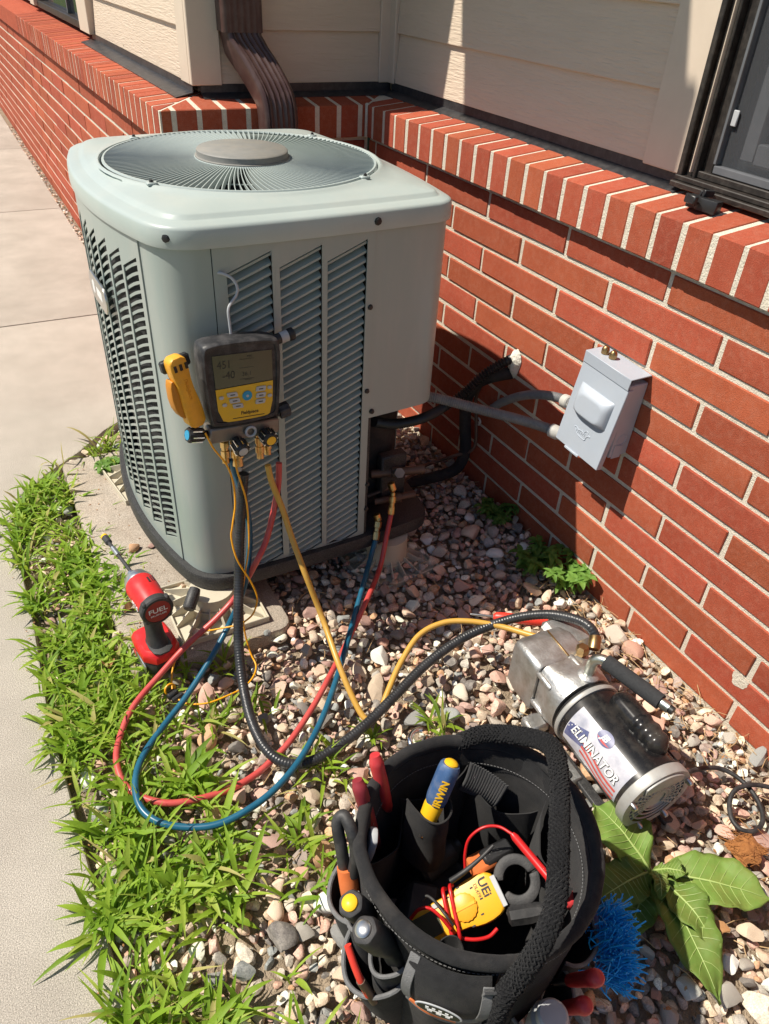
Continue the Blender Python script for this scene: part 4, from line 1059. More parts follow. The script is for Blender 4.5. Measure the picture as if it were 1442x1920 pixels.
# ================================================================== HOSES
def hose(name, label, pts, r, m, fits=(), n=12, sub=10, flat=1):
    o = MB().tube(pts, r, n, sub=sub).build(name, m, ang=60); tag(o, label, 'hose', 'refrigerant hoses of the manifold gauge')
    for a, b, prof, fm in fits: MB().between(a, b, prof, 14, fn=lambda an, z: 1+.04*math.cos(an*6)).build('fitting', fm, o, ang=25)
    return o
FB = [(.0055, 0), (.0085, .004), (.0085, .022), (.0068, .024), (.0068, .032), (.0090, .034), (.0090, .048), (.006, .05), (.006, .058)]
hose('hose', 'red charging hose looping through the grass to the upper service valve',
     [(-0.7250,-0.5550,0.4340), (-0.7297,-0.5600,0.3910), (-0.7435,-0.5700,0.3421), (-0.7693,-0.5850,0.2784), (-0.8002,-0.6000,0.2364), (-0.8409,-0.5847,0.1500), (-0.8950,-0.5992,0.1150), (-0.9653,-0.6134,0.0800), (-1.0320,-0.6449,0.0550), (-1.0979,-0.6894,0.0400), (-1.1382,-0.7449,0.0300), (-1.1541,-0.7943,0.0280), (-1.1506,-0.8457,0.0250),
      (-1.1269,-0.8851,0.0240), (-1.0875,-0.9148,0.0220), (-1.0334,-0.9269,0.0180), (-0.9844,-0.9275,0.0120), (-0.9353,-0.9192,0.0100), (-0.8925,-0.9046,0.0140), (-0.8460,-0.8843,0.0220), (-0.7716,-0.8302,0.0300), (-0.6893,-0.7557,0.0340), (-0.6200,-0.6910,0.0400), (-0.5524,-0.6343,0.0700), (-0.4688,-0.5350,0.0498), (-0.4356,-0.5000,0.1050), (-0.4088,-0.4700,0.1497)],
     .0063, 'hose_red', [((-0.4087,-0.4700,0.1481), (-0.3945,-0.4500,0.2128), FB, 'brass'), ((-0.3938,-0.4500,0.2015), (-0.4006,-0.4400,0.2318), [(.0055, 0), (.0095, .006), (.0095, .024), (.006, .026)], 'brass')])
hose('hose', 'blue charging hose looping through the grass to the lower service valve',
     [(-0.8186,-0.5500,0.4626), (-0.8102,-0.5550,0.4103), (-0.8008,-0.5650,0.3560), (-0.7998,-0.5700,0.2915), (-0.8109,-0.5850,0.2357), (-0.8362,-0.6100,0.1771), (-0.8725,-0.6162,0.1050), (-0.9300,-0.6607,0.0700), (-0.9978,-0.7127,0.0450), (-1.0655,-0.7632,0.0340), (-1.1083,-0.8060,0.0340), (-1.1321,-0.8507,0.0360), (-1.1373,-0.9032,0.0340),
      (-1.1176,-0.9453,0.0320), (-1.0757,-0.9768,0.0300), (-1.0254,-0.9977,0.0340), (-0.9669,-0.9970,0.0400), (-0.9106,-0.9809,0.0440), (-0.8487,-0.9445,0.0460), (-0.7757,-0.8787,0.0460), (-0.6982,-0.7876,0.0460), (-0.6088,-0.6728,0.0520), (-0.5383,-0.5869,0.0750), (-0.4845,-0.5150,0.0741), (-0.4584,-0.4900,0.1053)],
     .0063, 'hose_blue', [((-0.4607,-0.4920,0.1009), (-0.4428,-0.4700,0.1488), FB, 'brass'), ((-0.4423,-0.4700,0.1388), (-0.4472,-0.4600,0.1661), [(.0055, 0), (.009, .005), (.009, .02), (.006, .022)], 'brass')])
hose('hose', 'yellow charging hose running from the gauge to the vacuum pump',
     [(-0.7519,-0.5650,0.4420), (-0.7467,-0.5700,0.4020), (-0.7303,-0.5800,0.3381), (-0.7212,-0.6050,0.2770), (-0.7128,-0.6500,0.2150), (-0.6948,-0.6987,0.1200), (-0.7022,-0.7950,0.0800), (-0.7004,-0.8556,0.0450), (-0.6949,-0.8943,0.0240), (-0.6829,-0.9111,0.0200), (-0.6613,-0.9038,0.0280), (-0.6271,-0.8746,0.0440), (-0.5794,-0.8357,0.0620), (-0.5158,-0.8005,0.0850), (-0.4578,-0.8020,0.1000),
      (-0.4077,-0.8290,0.1080), (-0.3566,-0.8750,0.1120), (-0.3176,-0.9334,0.1220), (-0.2934,-0.9858,0.1420)],
     .0063, 'hose_yellow', [((-0.2941,-0.9833,0.1415), (-0.2796,-1.0039,0.1500), [(.0055, 0), (.008, .002), (.008, .016), (.005, .018), (.005, .028)], 'brass'), ((-0.2828,-1.0014,0.1490), (-0.2780,-1.0252,0.1450), [(.005, 0), (.0098, .003), (.0098, .02), (.007, .022)], 'brass')])
bh = ribbed([(-0.8012,-0.5650,0.4353), (-0.8112,-0.5700,0.3755), (-0.8262,-0.5850,0.2973), (-0.8411,-0.6100,0.2231), (-0.8604,-0.6500,0.1613), (-0.8768,-0.6893,0.1050), (-0.8911,-0.7449,0.0650), (-0.9012,-0.8101,0.0450), (-0.9011,-0.8673,0.0340), (-0.8885,-0.9094,0.0260), (-0.8618,-0.9362,0.0220), (-0.8221,-0.9452,0.0220), (-0.7628,-0.9375,0.0260), (-0.6968,-0.9207,0.0340), (-0.6218,-0.8924,0.0440), (-0.5286,-0.8598,0.0620), (-0.4315,-0.8487,0.0880), (-0.3392,-0.8686,0.1180),
      (-0.2765,-0.9097,0.1460), (-0.2434,-0.9604,0.1650), (-0.2325,-0.9964,0.1700), (-0.2294,-1.0181,0.1580)], .0102, .006, .00035, n=14)
bho = bh.build('hose', 'hose_black', ang=60); tag(bho, 'thick black vacuum hose looping over the gravel from gauge to pump', 'hose', 'refrigerant hoses of the manifold gauge')
MB().between((-0.2291,-1.0155,0.1600), (-0.2488,-1.0360,0.1420), [(.0105, 0), (.0125, .003), (.0125, .028), (.010, .03)], 14).build('fitting', 'brass_dull', bho)

# orange thermocouple wires
def wire(name, label, pts, r, m, cat='wire'):
    return tag(MB().tube(pts, r, 7, sub=8).build(name, m, ang=60), label, cat)
w1 = wire('sensor_wire', 'orange sensor wire hanging from the yellow pipe clamp over the hoses', [(-0.8656,-0.5600,0.5381), (-0.8550,-0.5650,0.5065), (-0.8344,-0.5700,0.4666), (-0.8265,-0.5750,0.4274), (-0.8274,-0.5800,0.3805), (-0.8393,-0.5900,0.3388), (-0.8452,-0.5950,0.3109), (-0.8415,-0.6100,0.2660), (-0.8221,-0.6250,0.2137), (-0.8142,-0.6350,0.1746), (-0.8249,-0.6400,0.1407), (-0.8450,-0.6500,0.1350), (-0.8624,-0.6407,0.1200), (-0.9023,-0.6192,0.1050), (-0.9374,-0.5981,0.0880), (-0.9678,-0.5985,0.0700), (-0.9947,-0.6181,0.0500), (-1.0095,-0.6412,0.0350), (-1.0163,-0.6658,0.0250)], .0019, 'wire_orange')
w2_ = wire('sensor_wire', 'second orange sensor wire hanging between blue and black hoses, curling on the gravel', [(-0.8149,-0.5550,0.4932), (-0.8156,-0.5700,0.4520), (-0.8118,-0.5780,0.4252), (-0.8062,-0.5850,0.3839), (-0.8070,-0.5900,0.3286), (-0.8138,-0.6000,0.2766), (-0.8254,-0.6050,0.2278), (-0.8377,-0.6150,0.1819), (-0.8459,-0.6300,0.1374), (-0.8459,-0.6361,0.0800), (-0.8433,-0.6551,0.0400), (-0.8419,-0.6821,0.0280), (-0.8590,-0.7095,0.0280), (-0.8874,-0.7273,0.0280), (-0.9237,-0.7346,0.0300), (-0.9627,-0.7353,0.0300), (-0.9964,-0.7203,0.0280), (-1.0120,-0.6973,0.0240)], .0019, 'wire_orange')
bd = thing('bead_clamp', 'small black bead clamp with an orange ring on the gravel between red and blue hoses', 'clamp', (-1.0193,-0.6778,0.0180), (0, 0, 20))
MB().cbox((0, 0, .006), (.024, .016, .014), .003).build('body', 'black_plastic', bd); MB().cbox((.004, -.012, .004), (.026, .010, .008), .002).build('jaw', 'black_plastic', bd)
MB().tube([(.011*math.cos(a/20*6.283), .006+.004*math.sin(a/20*6.283), .016+.010*math.sin(a/20*6.283)) for a in range(21)], .0022, 7, raw=True).build('ring', 'wire_orange', bd)

# ================================================================== IMPACT DRIVER standing on its battery
IM = T((-1.018, -.566, .018), (0, 0, 8), (.94, .94, .94))
dr = thing('impact_driver', 'red and black cordless impact driver standing on its battery on the pad', 'impact driver', M=IM)
# local: head points +y, z up
bat = MB(); bat.prism(smooth_poly([(-.040, -.052), (.040, -.052), (.042, .040), (.030, .056), (-.030, .056), (-.042, .040)], 1), 0, .040); bat.build('battery', 'tool_black', dr, bevel=.005)
rb = MB(); rb.loft([[(x, y, z) for x, y in smooth_poly([(-.041*k, -.053*k), (.041*k, -.053*k), (.043*k, .042*k), (.030*k, .058*k), (-.030*k, .058*k), (-.043*k, .042*k)], 1)] for z, k in ((.0395, 1.0), (.052, 1.0), (.060, .93), (.066, .78))])
rb.build('foot_housing', 'tool_red', dr, ang=35)
MB().cbox((-.0415, -.010, .022), (.004, .055, .022), .0015).build('battery_latch', 'steel', dr)
MB().cbox((-.0425, .022, .024), (.002, .020, .012), .0005).build('battery_mark', 'red_grip', dr)
MB().prism(smooth_poly([(-.020, -.056), (.020, -.056), (.026, -.015), (.015, .020), (-.015, .020), (-.026, -.015)], 1), .0655, .0705).build('foot_pad', 'tool_black', dr, bevel=.002)
hd = MB()
def hring(z, cy, a, b):
    return [(a*math.copysign(abs(math.cos(t))**.8, math.cos(t)), cy+b*math.copysign(abs(math.sin(t))**.8, math.sin(t)), z) for t in [k/24*6.2832 for k in range(24)]]
hd.loft([hring(.055, -.012, .026, .036), hring(.075, -.010, .021, .027), hring(.095, -.006, .0185, .0225), hring(.125, .000, .0180, .0220), hring(.150, .004, .0185, .024), hring(.172, .004, .021, .030)])
hd.build('handle', 'tool_black', dr, ang=50)
MB().cbox((0, .030, .146), (.013, .014, .030), .004).build('trigger', 'tool_black', dr)
HZ = .196
hb = MB().between((0, -.052, HZ), (0, .08, HZ), [(.0, 0), (.030, .001), (.0315, .006), (.0315, .050), (.033, .060), (.033, .085), (.0295, .098)], 32)
hb.build('head', 'tool_red', dr, ang=40)
MB().between((0, .040, HZ), (0, .10, HZ), [(.031, 0), (.0315, .006), (.0285, .014), (.026, .022), (.015, .026)], 32).build('gear_nose', 'steel', dr, ang=40)
rc = MB().between((0, -.0515, HZ), (0, -.07, HZ), [(.0335, -.012), (.0350, -.006), (.0350, .004), (.0325, .0075), (.028, .0082), (.0275, .0062), (0, .0060)], 36).build('rear_cap', 'tool_black', dr, ang=35)
MB().between((0, -.0575, HZ), (0, -.07, HZ), [(.0272, 0), (.0272, .0012), (0, .0016)], 32).build('rear_disc', 'cap_red', rc, ang=35)
text('cap_text', 'FUEL', .0165, 'print_white', rc, Matrix.Translation((0, -.0593, HZ+.004)) @ Matrix.Rotation(rad(90), 4, 'X'), .0003, 1.15, bold=.0002)
text('cap_text', 'BRUSHLESS', .0058, 'print_white', rc, Matrix.Translation((0, -.0593, HZ-.008)) @ Matrix.Rotation(rad(90), 4, 'X'), .0003, 1.2)
for i in range(4):
    a = rad(45+90*i); MB().cbox((.034*math.cos(a), -.050, HZ+.034*math.sin(a)), (.010, .016, .010), .003).build('cap_lug', 'tool_black', rc)
for i in range(3): MB().box((.012+.006*i, .012+.004*i, HZ+.0295-.004*i), (.0035, .016, .004)).build('vent', 'print_black', dr)
text('head_text', 'M18', .018, 'print_white', dr, Matrix(((0, 0, -1, -.0318), (-1, 0, 0, -.012), (0, 1, 0, HZ-.006), (0, 0, 0, 1))), .0008)
MB().between((0, .060, HZ), (-.002, .075, HZ), [(.0105, 0), (.0105, .022), (.009, .026)], 16).build('chuck', 'steel', dr)
ex = MB().between((0, .075, HZ), (-.006, .245, HZ-.003), [(.0042, 0), (.0042, .085), (.0058, .087), (.0058, .118), (.0045, .12), (.0045, .138), (.0080, .142), (.0080, .165)], 12)
exo = ex.build('bit_holder', 'tool_black', dr, ang=25)
MB().between((-.0030, .160, HZ-.0015), (-.0042, .194, HZ-.002), [(.0061, 0), (.0061, .033)], 12).build('bit_sleeve', 'steel', dr)
MB().between((-.0058, .2395, HZ-.003), (-.006, .249, HZ-.003), [(.0083, 0), (.0083, .006), (.004, .0075)], 12).build('bit_ring', 'yellow_cap', dr)

# ================================================================== VACUUM PUMP
PM = T((-.338, -1.20, .004), (0, 0, -3.5), (.93, .93, .93))
vp = thing('vacuum_pump', 'black and silver refrigerant vacuum pump with a flag decal lying on the gravel', 'vacuum pump', M=PM)
# local: motor axis along y, fan end at -y; axis height .108
AZ = .106; MR = .072
AXF = lambda y: Matrix.Translation((0, y, AZ)) @ Matrix.Rotation(rad(-90), 4, 'X')     # z' -> +y
MB().lathe([(MR-.006, -.118), (MR, -.116), (MR, .072), (MR-.004, .074)], 64, AXF(0)).build('motor_shell', 'pump_black', vp, ang=35)
# rim rings
def rim(y, h, name='rim'): return MB().lathe([(MR-.004, 0), (MR+.004, .001), (MR+.0055, .004), (MR+.0055, h-.003), (MR+.003, h), (MR-.006, h)], 64, AXF(y), cap=(False, False)).build(name, 'pump_rim', vp, ang=35)
rim(.070, .012); rf = MB().lathe([(MR-.01, .0), (MR+.005, .0), (MR+.0065, .004), (MR+.006, .020), (MR+.003, .022), (MR-.006, .022)], 64, AXF(-.138), cap=(False, False)).build('end_rim', 'pump_rim', vp, ang=35)
# fan end bell with slots
eb = MB(); eb.lathe([(0, .006), (.022, .004), (.024, .002), (.024, .008)], 32, AXF(-.140))
ebo = eb.build('end_boss', 'pump_rim', rf)
MB().lathe([(.0, .010), (MR-.006, .010), (MR-.006, .012), (0, .012)], 48, AXF(-.136)).build('end_back', 'coil_dark', rf)
for k in range(28):
    a = 2*math.pi*k/28
    if 50 < (math.degrees(a)) % 360 < 130: continue
    MB().box((.045, 0, 0), (.050, .0042, .004), AXF(-.136) @ Matrix.Rotation(a, 4, 'Z')).build('vent_bar', 'pump_rim', rf)
for r in (.030, .042, .054):
    MB().tube([(r*math.cos(t/40*6.283), -.137, AZ+r*math.sin(t/40*6.283)) for t in range(41)], .0020, 6, raw=True).build('vent_ring', 'pump_rim', rf)
up = MB(); up.prism([(.0715*math.cos(rad(a)), .0715*math.sin(rad(a))) for a in range(52, 129, 4)]+[(-.044, .040), (.044, .040)], 0, .006, Matrix.Translation((0, -.1365, AZ)) @ Matrix.Rotation(rad(90), 4, 'X'))
up.build('end_plate', 'pump_rim', rf, bevel=.0015)
for a in (20, 160, 250, 300):
    MB().lathe([(.006, -.004), (.006, .010), (.004, .013), (0, .0135)], 10, Matrix.Translation(((MR-.002)*math.cos(rad(a)), -.137, AZ+(MR-.002)*math.sin(rad(a)))) @ Matrix.Rotation(rad(90), 4, 'X')).build('end_screw', 'steel', rf)
# decal wrapped on the shell: angle measured from +x over the top
def shell_patch(y0, y1, a0, a1, dr_, name, m, parent=vp, nu=4, nv=16):
    return MB().grid(lambda u, v: ((MR+dr_)*math.cos(rad(a0+(a1-a0)*v)), y0+(y1-y0)*u, AZ+(MR+dr_)*math.sin(rad(a0+(a1-a0)*v))), nu, nv).build(name, m, parent, ang=60)
dc = shell_patch(-.106, .056, 122, 190, .0006, 'decal', 'decal_white')
def shell_poly(poly, dr_, name, m):                    # poly of (y, angle) triangulated as fan strips
    mb = MB(); mb.add([((MR+dr_)*math.cos(rad(a)), y, AZ+(MR+dr_)*math.sin(rad(a))) for y, a in poly], [tuple(range(len(poly)))]); return mb.build(name, m, dc)
for i in range(3):                                     # flag stripes waving round the lower part
    a0 = 168+i*9.0
    mb = MB(); mb.grid(lambda u, v: ((MR+.0010)*math.cos(rad(a0+4.5*v-9*u+3*math.sin(u*5))), -.100+.105*u, AZ+(MR+.0010)*math.sin(rad(a0+4.5*v-9*u+3*math.sin(u*5)))), 16, 2); mb.build('flag_stripe', 'decal_red', dc, ang=60)
mb = MB(); mb.grid(lambda u, v: ((MR+.0009)*math.cos(rad(140+14*u+26*v)), .010+.044*u*1.0-.018*v*(1-u), AZ+(MR+.0009)*math.sin(rad(140+14*u+26*v))), 8, 6); mb.build('flag_field', 'decal_blue', dc, ang=60)
for i in range(7):
    shell_patch(.020+.005*i, .022+.005*i, 148+(i*5) % 19, 150+(i*5) % 19, .0013, 'star', 'print_white', dc, 1, 1)
def wrap_text(s, size, y, ang, m, name, sx=1.0, bold=0.0, shear=.25, dr_=.0016, flip=1):
    """lettering bent round the shell, reading along -y with its top towards the crown"""
    o = text(name, s, size, m, dc, Matrix.Identity(4), .0002, sx, bold=bold)
    for q in o.data.vertices:
        tx, ty = q.co.x+shear*q.co.y, q.co.y; a = rad(ang)-ty/MR; rr = MR+dr_+q.co.z
        q.co = Vector((rr*math.cos(a), y-tx, AZ+rr*math.sin(a)))
    o.data.update(); return o
wrap_text('ELIMINATOR', .0260, -.027, 157, 'print_black', 'decal_text', .90, .0012, dr_=.0013)
wrap_text('ELIMINATOR', .0260, -.0265, 156.6, 'print_white', 'decal_text', .90, .0004, dr_=.0019)
# round maker emblem
mb = MB(); mb.grid(lambda u, v: ((MR+.0014)*math.cos(rad(127)-.014*v*math.sin(6.2832*u)/MR), -.022+.020*v*math.cos(6.2832*u), AZ+(MR+.0014)*math.sin(rad(127)-.014*v*math.sin(6.2832*u)/MR)), 24, 3); mb.build('emblem', 'decal_blue', dc, ang=60)
mb = MB(); mb.grid(lambda u, v: ((MR+.0018)*math.cos(rad(129)+.004*v/MR*math.sin(3.1416*u)+.004/MR), -.040+.036*u, AZ+(MR+.0018)*math.sin(rad(129)+.004*v/MR*math.sin(3.1416*u)+.004/MR)), 12, 2); mb.build('emblem_swoosh', 'decal_red', dc, ang=60)
wrap_text('JB', .0175, -.022, 127, 'print_white', 'emblem_text', 1.0, .0005, dr_=.0022)
# black capacitor cover / grip bulge on top
cvp = MB(); rings = []
for i in range(41):
    u = i/40; y = .052-.150*u; w = .026*(1-.9*abs(2*u-1)**8)*(1+.045*math.cos(u*36)*(u > .5)); h = .040*(1-.85*abs(2*u-1)**10)*(1+.045*math.cos(u*36)*(u > .5))
    rings.append([(.030+w*math.copysign(abs(math.cos(t))**.7, math.cos(t)), y, AZ+.058+h*max(-.2, math.copysign(abs(math.sin(t))**.7, math.sin(t)))) for t in [k/20*6.2832 for k in range(20)]])
cvp.loft(rings); cvp.build('capacitor_cover', 'pump_black', vp, ang=60)
for sx in (-1, 1): MB().tube([(.030+sx*.031, .066, AZ+.062-.018*(sx > 0)), (.030+sx*.031, -.112, AZ+.062-.018*(sx > 0))], .0022, 6).build('cover_bead', 'pump_black', vp)
MB().tube([(-.001, -.112, AZ+.066), (.030, -.112, AZ+.066), (.061, -.112, AZ+.046)], .0022, 6).build('cover_bead', 'pump_black', vp)
# bell housing
MB().lathe([(MR+.002, 0), (MR+.001, .004), (MR-.012, .012), (MR-.012, .022)], 48, AXF(.083)).build('gap_ring', 'print_black', vp)
bell = MB(); rr_ = []
for y, w, h, r in ((.094, .144, .146, .066), (.112, .146, .150, .064), (.128, .140, .146, .050), (.150, .122, .134, .028), (.170, .120, .132, .020)):
    rr_.append([(x, y, AZ+z) for x, z in rrect(w, h, r, 6)])
bell.loft(rr_); bell.build('bell_housing', 'cast_alu', vp, ang=50)
MB().lathe([(.022, 0), (.022, .016), (.017, .020), (.012, .021)], 20, T((.012, .112, AZ+.060))).build('handle_boss', 'cast_alu', vp)
# oil reservoir block
rs = MB(); rr_ = []
for y, w, h, r, dz in ((.172, .126, .134, .014, 0), (.178, .132, .140, .014, 0), (.235, .132, .140, .014, 0), (.262, .124, .132, .018, -.003), (.268, .110, .118, .018, -.004)):
    rr_.append([(x-.004, y, AZ-.004+dz+z) for x, z in rrect(w, h, r, 4)])
rs.loft(rr_); rs.build('oil_reservoir', 'cast_alu', vp, ang=40)
MB().cbox((.070, .255, AZ+.012), (.088, .100, .070), .012).build('pump_cover', 'cast_alu', vp, ang=25)
for x, z in ((-.058, .045), (-.058, -.040), (.02, .062)):
    MB().between((x-.004, .128, AZ+z), (x-.004, .180, AZ+z), [(.0055, 0), (.007, .004), (.007, .046), (.004, .05)], 12).build('bolt', 'cast_alu', vp)
MB().cbox((.01, .215, AZ+.0675), (.004, .080, .002), .0005).build('casting_seam', 'brass_dull', vp)
# handle
ho = MB().tube([(.012, .112, AZ+.070), (.012, .112, AZ+.100), (.014, .110, AZ+.118), (.020, .100, AZ+.129), (.028, .080, AZ+.131), (.046, .010, AZ+.131), (.062, -.050, AZ+.131)], .0108, 14)
ho.build('handle_tube', 'zinc', vp)
MB().tube([(.024, .090, AZ+.131), (.046, .010, AZ+.131), (.057, -.032, AZ+.131)], .0158, 18).build('foam_grip', 'foam_grip', vp)
MB().between((.0615, -.0485, AZ+.131), (.064, -.058, AZ+.131), [(.0085, 0), (.0085, .0099), (.0, .0100)], 14).build('tube_bore', 'print_black', vp)
# inlet tee
MB().between((.038, .170, AZ+.050), (.038, .170, AZ+.095), [(.011, 0), (.011, .02), (.014, .022), (.014, .036), (.010, .04)], 6).build('inlet_tee', 'brass_dull', vp)
# base
MB().cbox((-.052, -.035, .012), (.022, .230, .012), .002).build('base_rail', 'black_pan', vp)
MB().cbox((.052, -.035, .012), (.022, .230, .012), .002).build('base_rail', 'black_pan', vp)
MB().cbox((-.072, .020, .014), (.045, .055, .018), .003).build('foot', 'cast_alu', vp); MB().lathe([(.010, 0), (.010, .006), (.004, .007)], 12, T((-.078, .012, .022))).build('foot_bolt', 'steel', vp)
MB().cbox((-.060, .150, .012), (.05, .04, .024), .004).build('foot', 'cast_alu', vp); MB().cbox((.060, .150, .012), (.05, .04, .024), .004).build('foot', 'cast_alu', vp)
cord = [(-0.2274,-1.2968,0.0600), (-0.1853,-1.2958,0.0450), (-0.1383,-1.3048,0.0300), (-0.1178,-1.3274,0.0260), (-0.1125,-1.3617,0.0240), (-0.1236,-1.3956,0.0240), (-0.1460,-1.4201,0.0240), (-0.1749,-1.4265,0.0240), (-0.1952,-1.4141,0.0240), (-0.1951,-1.3914,0.0260), (-0.1743,-1.3674,0.0280), (-0.1496,-1.3557,0.0340), (-0.1172,-1.3606,0.0360), (-0.0814,-1.3788,0.0300), (-0.0287,-1.4316,0.0260), (-0.0142,-1.5096,0.0260)]
tag(MB().tube(cord, .0045, 9).build('power_cord', 'rubber_black', ang=60), 'black power cord curling on the gravel beside the pump fan end', 'cord')

# red handled tool behind the pump, chrome fitting beside the bag
rt = MB().between((-0.2966,-0.7779,0.0300), (-0.1891,-0.8497,0.0320), [(.006, 0), (.011, .006), (.0125, .03), (.011, .06), (.012, .10), (.009, .125), (.0, .127)], 14)
rto = rt.build('scraper', 'red_bright'); tag(rto, 'red plastic handled tool lying on the gravel behind the vacuum pump', 'hand tool')
MB().between((-0.2955,-0.7785,0.0300), (-0.3277,-0.7575,0.0300), [(.003, 0), (.003, .05), (.002, .055)], 8).build('shank', 'steel', rto)
ch = thing('chrome_fitting', 'shiny chrome hose fitting lying on the gravel behind the tool bag', 'fitting', (-0.6218,-0.9932,0.0220), (0, 0, 30))
MB().tube([(.022*math.cos(a), .016*math.sin(a), .004+.004*math.sin(a)) for a in [rad(q) for q in range(20, 330, 15)]], .006, 10, raw=True).build('shackle', 'chrome', ch)
MB().between((.012, -.014, .004), (-.03, -.02, .006), [(.008, 0), (.010, .004), (.010, .020), (.007, .022), (.007, .04)], 10).build('plug', 'chrome', ch)

# ================================================================== TOOL BAG
BC = Vector((-.762, -1.345, 0.0))
bag = thing('tool_bag', 'round black fabric bucket tool bag with a braided handle, full of tools', 'tool bag', tuple(BC))
BH, BR1, BR0 = .330, .157, .142
def brad(z): return BR0+(BR1-BR0)*max(0, z)/BH
def bpt(a, z, dr_=0.0):
    r = brad(z)+dr_; return (r*math.cos(rad(a)), r*math.sin(rad(a)), z)
def wob(a, z, s=1.0): 
    c, d = math.cos(rad(a)), math.sin(rad(a)); return s*(.006*vnoise(c*1.6+3, d*1.6, z*7)+.0035*vnoise(c*5, d*5, z*26)+.0012*vnoise(c*13, d*13, z*50))
def rimz(a): return BH+.006*vnoise(math.cos(rad(a))*1.1, math.sin(rad(a))*1.1, 9)
NA = 72
outer = MB(); rings = []
for i in range(15):
    u = i/14; rings.append([bpt(360*k/NA, rimz(360*k/NA)*u, wob(360*k/NA, u*BH)*(1-u*.5)+(-.012*(1-u)**6)) for k in range(NA)])
outer.loft(rings, (True, False)); outer.build('shell', 'canvas', bag, ang=60)
inn = MB(); rings = []
for i in range(15):
    u = 1-i/14; rings.append([bpt(360*k/NA, .014+(rimz(360*k/NA)-.014)*u, -.007+wob(360*k/NA, u*BH+1, 1.3)*(1-u*.5)) for k in range(NA)])
inn.loft(rings, (False, True)); inn.build('lining', 'canvas_inner', bag, ang=60)
rimp = [bpt(360*k/NA, rimz(360*k/NA)+.001, -.0035+.5*wob(360*k/NA, BH)) for k in range(NA+1)]
MB().tube(rimp, .0092, 10, raw=True, cap=False, flat=1.15).build('rim', 'canvas', bag, ang=60)
# inner collar with a stitched edge
col = MB(); col.sheet(lambda u, v: bpt(360*u, rimz(360*u)-.006-.036*v, -.0110+.6*wob(360*u, BH-.03*v)), NA, 3, .0012); col.build('collar', 'canvas', bag, ang=60)
st = MB()
for k in range(180):
    a = 2*k; p0, p1 = bpt(a, rimz(a)-.036, -.0132), bpt(a+1.2, rimz(a)-.036, -.0132); st.tube([p0, p1], .0006, 4, raw=True)
for k in range(180):
    a = 2*k; p0, p1 = bpt(a, rimz(a)-.014, .0028), bpt(a+1.2, rimz(a)-.014, .0028); st.tube([p0, p1], .0006, 4, raw=True)
tag(st.build('stitching', 'grey_binding', bag), kind='stuff')
for a in (73, 245, 335): MB().tube([bpt(a, BH-.004, .0015), bpt(a, BH-.10, .0025), bpt(a, .02, .002)], .0022, 6).build('seam', 'canvas', bag)
def pocket(a0, a1, z0, z1, bulge, name, m, sag=.0, edge=None, er=.0022, skew=0.0, inner=False, seed=0, tilt=0.0):
    sg = -1 if inner else 1
    def f(u, v):
        a = a0+(a1-a0)*u; w = math.sin(math.pi*u)**.6
        zt = z1-sag*math.sin(math.pi*u)+tilt*(u-.5)
        z = z0+(zt-z0)*v
        return bpt(a, z, sg*(.004+bulge*w*(v**.7)+.004*vnoise(u*3, v*2, seed)*w)-(.009 if inner else 0))
    o = MB().sheet(f, 18, 8, .0016*sg).build(name, m, bag, ang=60)
    if edge: MB().tube([f(i/24, 1.0) for i in range(25)], er, 7, raw=True).build('binding', edge, o)
    return o
# outer pockets on the left and front
pocket(140, 176, .02, .225, .040, 'side_pocket', 'canvas', .018, 'grey_binding', .0032, seed=1)
pocket(170, 206, .02, .205, .046, 'side_pocket', 'canvas', .030, 'grey_binding', .0032, seed=2)
pocket(166, 184, .03, .255, .026, 'side_pocket', 'canvas', .012, 'grey_binding', .0028, seed=3)
pocket(186, 205, .04, .245, .024, 'side_pocket', 'canvas', .016, 'grey_binding', .0028, seed=4)
pocket(262, 300, .02, .150, .040, 'side_pocket', 'canvas', .02, 'grey_binding', .0028, seed=5)
pocket(298, 336, .02, .175, .036, 'side_pocket', 'canvas', .02, 'grey_binding', .0028, seed=6)
pocket(100, 140, .02, .20, .03, 'side_pocket', 'canvas', .02, 'grey_binding', .0028, seed=7)
pocket(206, 246, .02, .262, .020, 'front_pocket', 'canvas', .0, seed=8)
# flap on the front pocket with grey and orange binding and the oval emblem
def flapf(u, v): 
    a = 209+33*u; return bpt(a, .322-.098*v-.012*math.sin(math.pi*u)*v*v, .006+.020*math.sin(math.pi*min(1, v*.9))**.5+.003*math.sin(math.pi*u))
fl = MB().sheet(flapf, 16, 10, -.0022).build('flap', 'canvas', bag, ang=60)
def ribbon(pts, wdt, th, name, m, parent, outw=None):
    mb = MB(); P_ = spline(pts, 6); n = len(P_); L_ = []
    for i, p in enumerate(P_):
        t = (P_[min(i+1, n-1)]-P_[max(i-1, 0)]).normalized(); o = Vector((p.x, p.y, 0)).normalized() if outw is None else Vector(outw)
        s = t.cross(o).normalized()*wdt/2; o = s.cross(t).normalized()*th/2
        L_.append([tuple(p+s+o), tuple(p-s+o), tuple(p-s-o), tuple(p+s-o)])
    mb.loft(L_); return mb.build(name, m, parent, bevel=.0006, seg=1)
def fo(u, v, d=.0022):
    p = Vector(flapf(u, v)); q = Vector((p.x, p.y, 0)).normalized(); return p+q*d
ribbon([fo(.04, .0), fo(.045, .3), fo(.05, .6), fo(.06, .98)], .013, .0022, 'binding', 'grey_binding', fl)
ribbon([fo(.96, .05), fo(.955, .3), fo(.95, .6), fo(.94, .98)], .013, .0022, 'binding', 'grey_binding', fl)
ribbon([fo(.05, .97), fo(.3, 1.0), fo(.6, 1.0), fo(.95, .97)], .011, .0026, 'binding', 'grey_binding', fl)
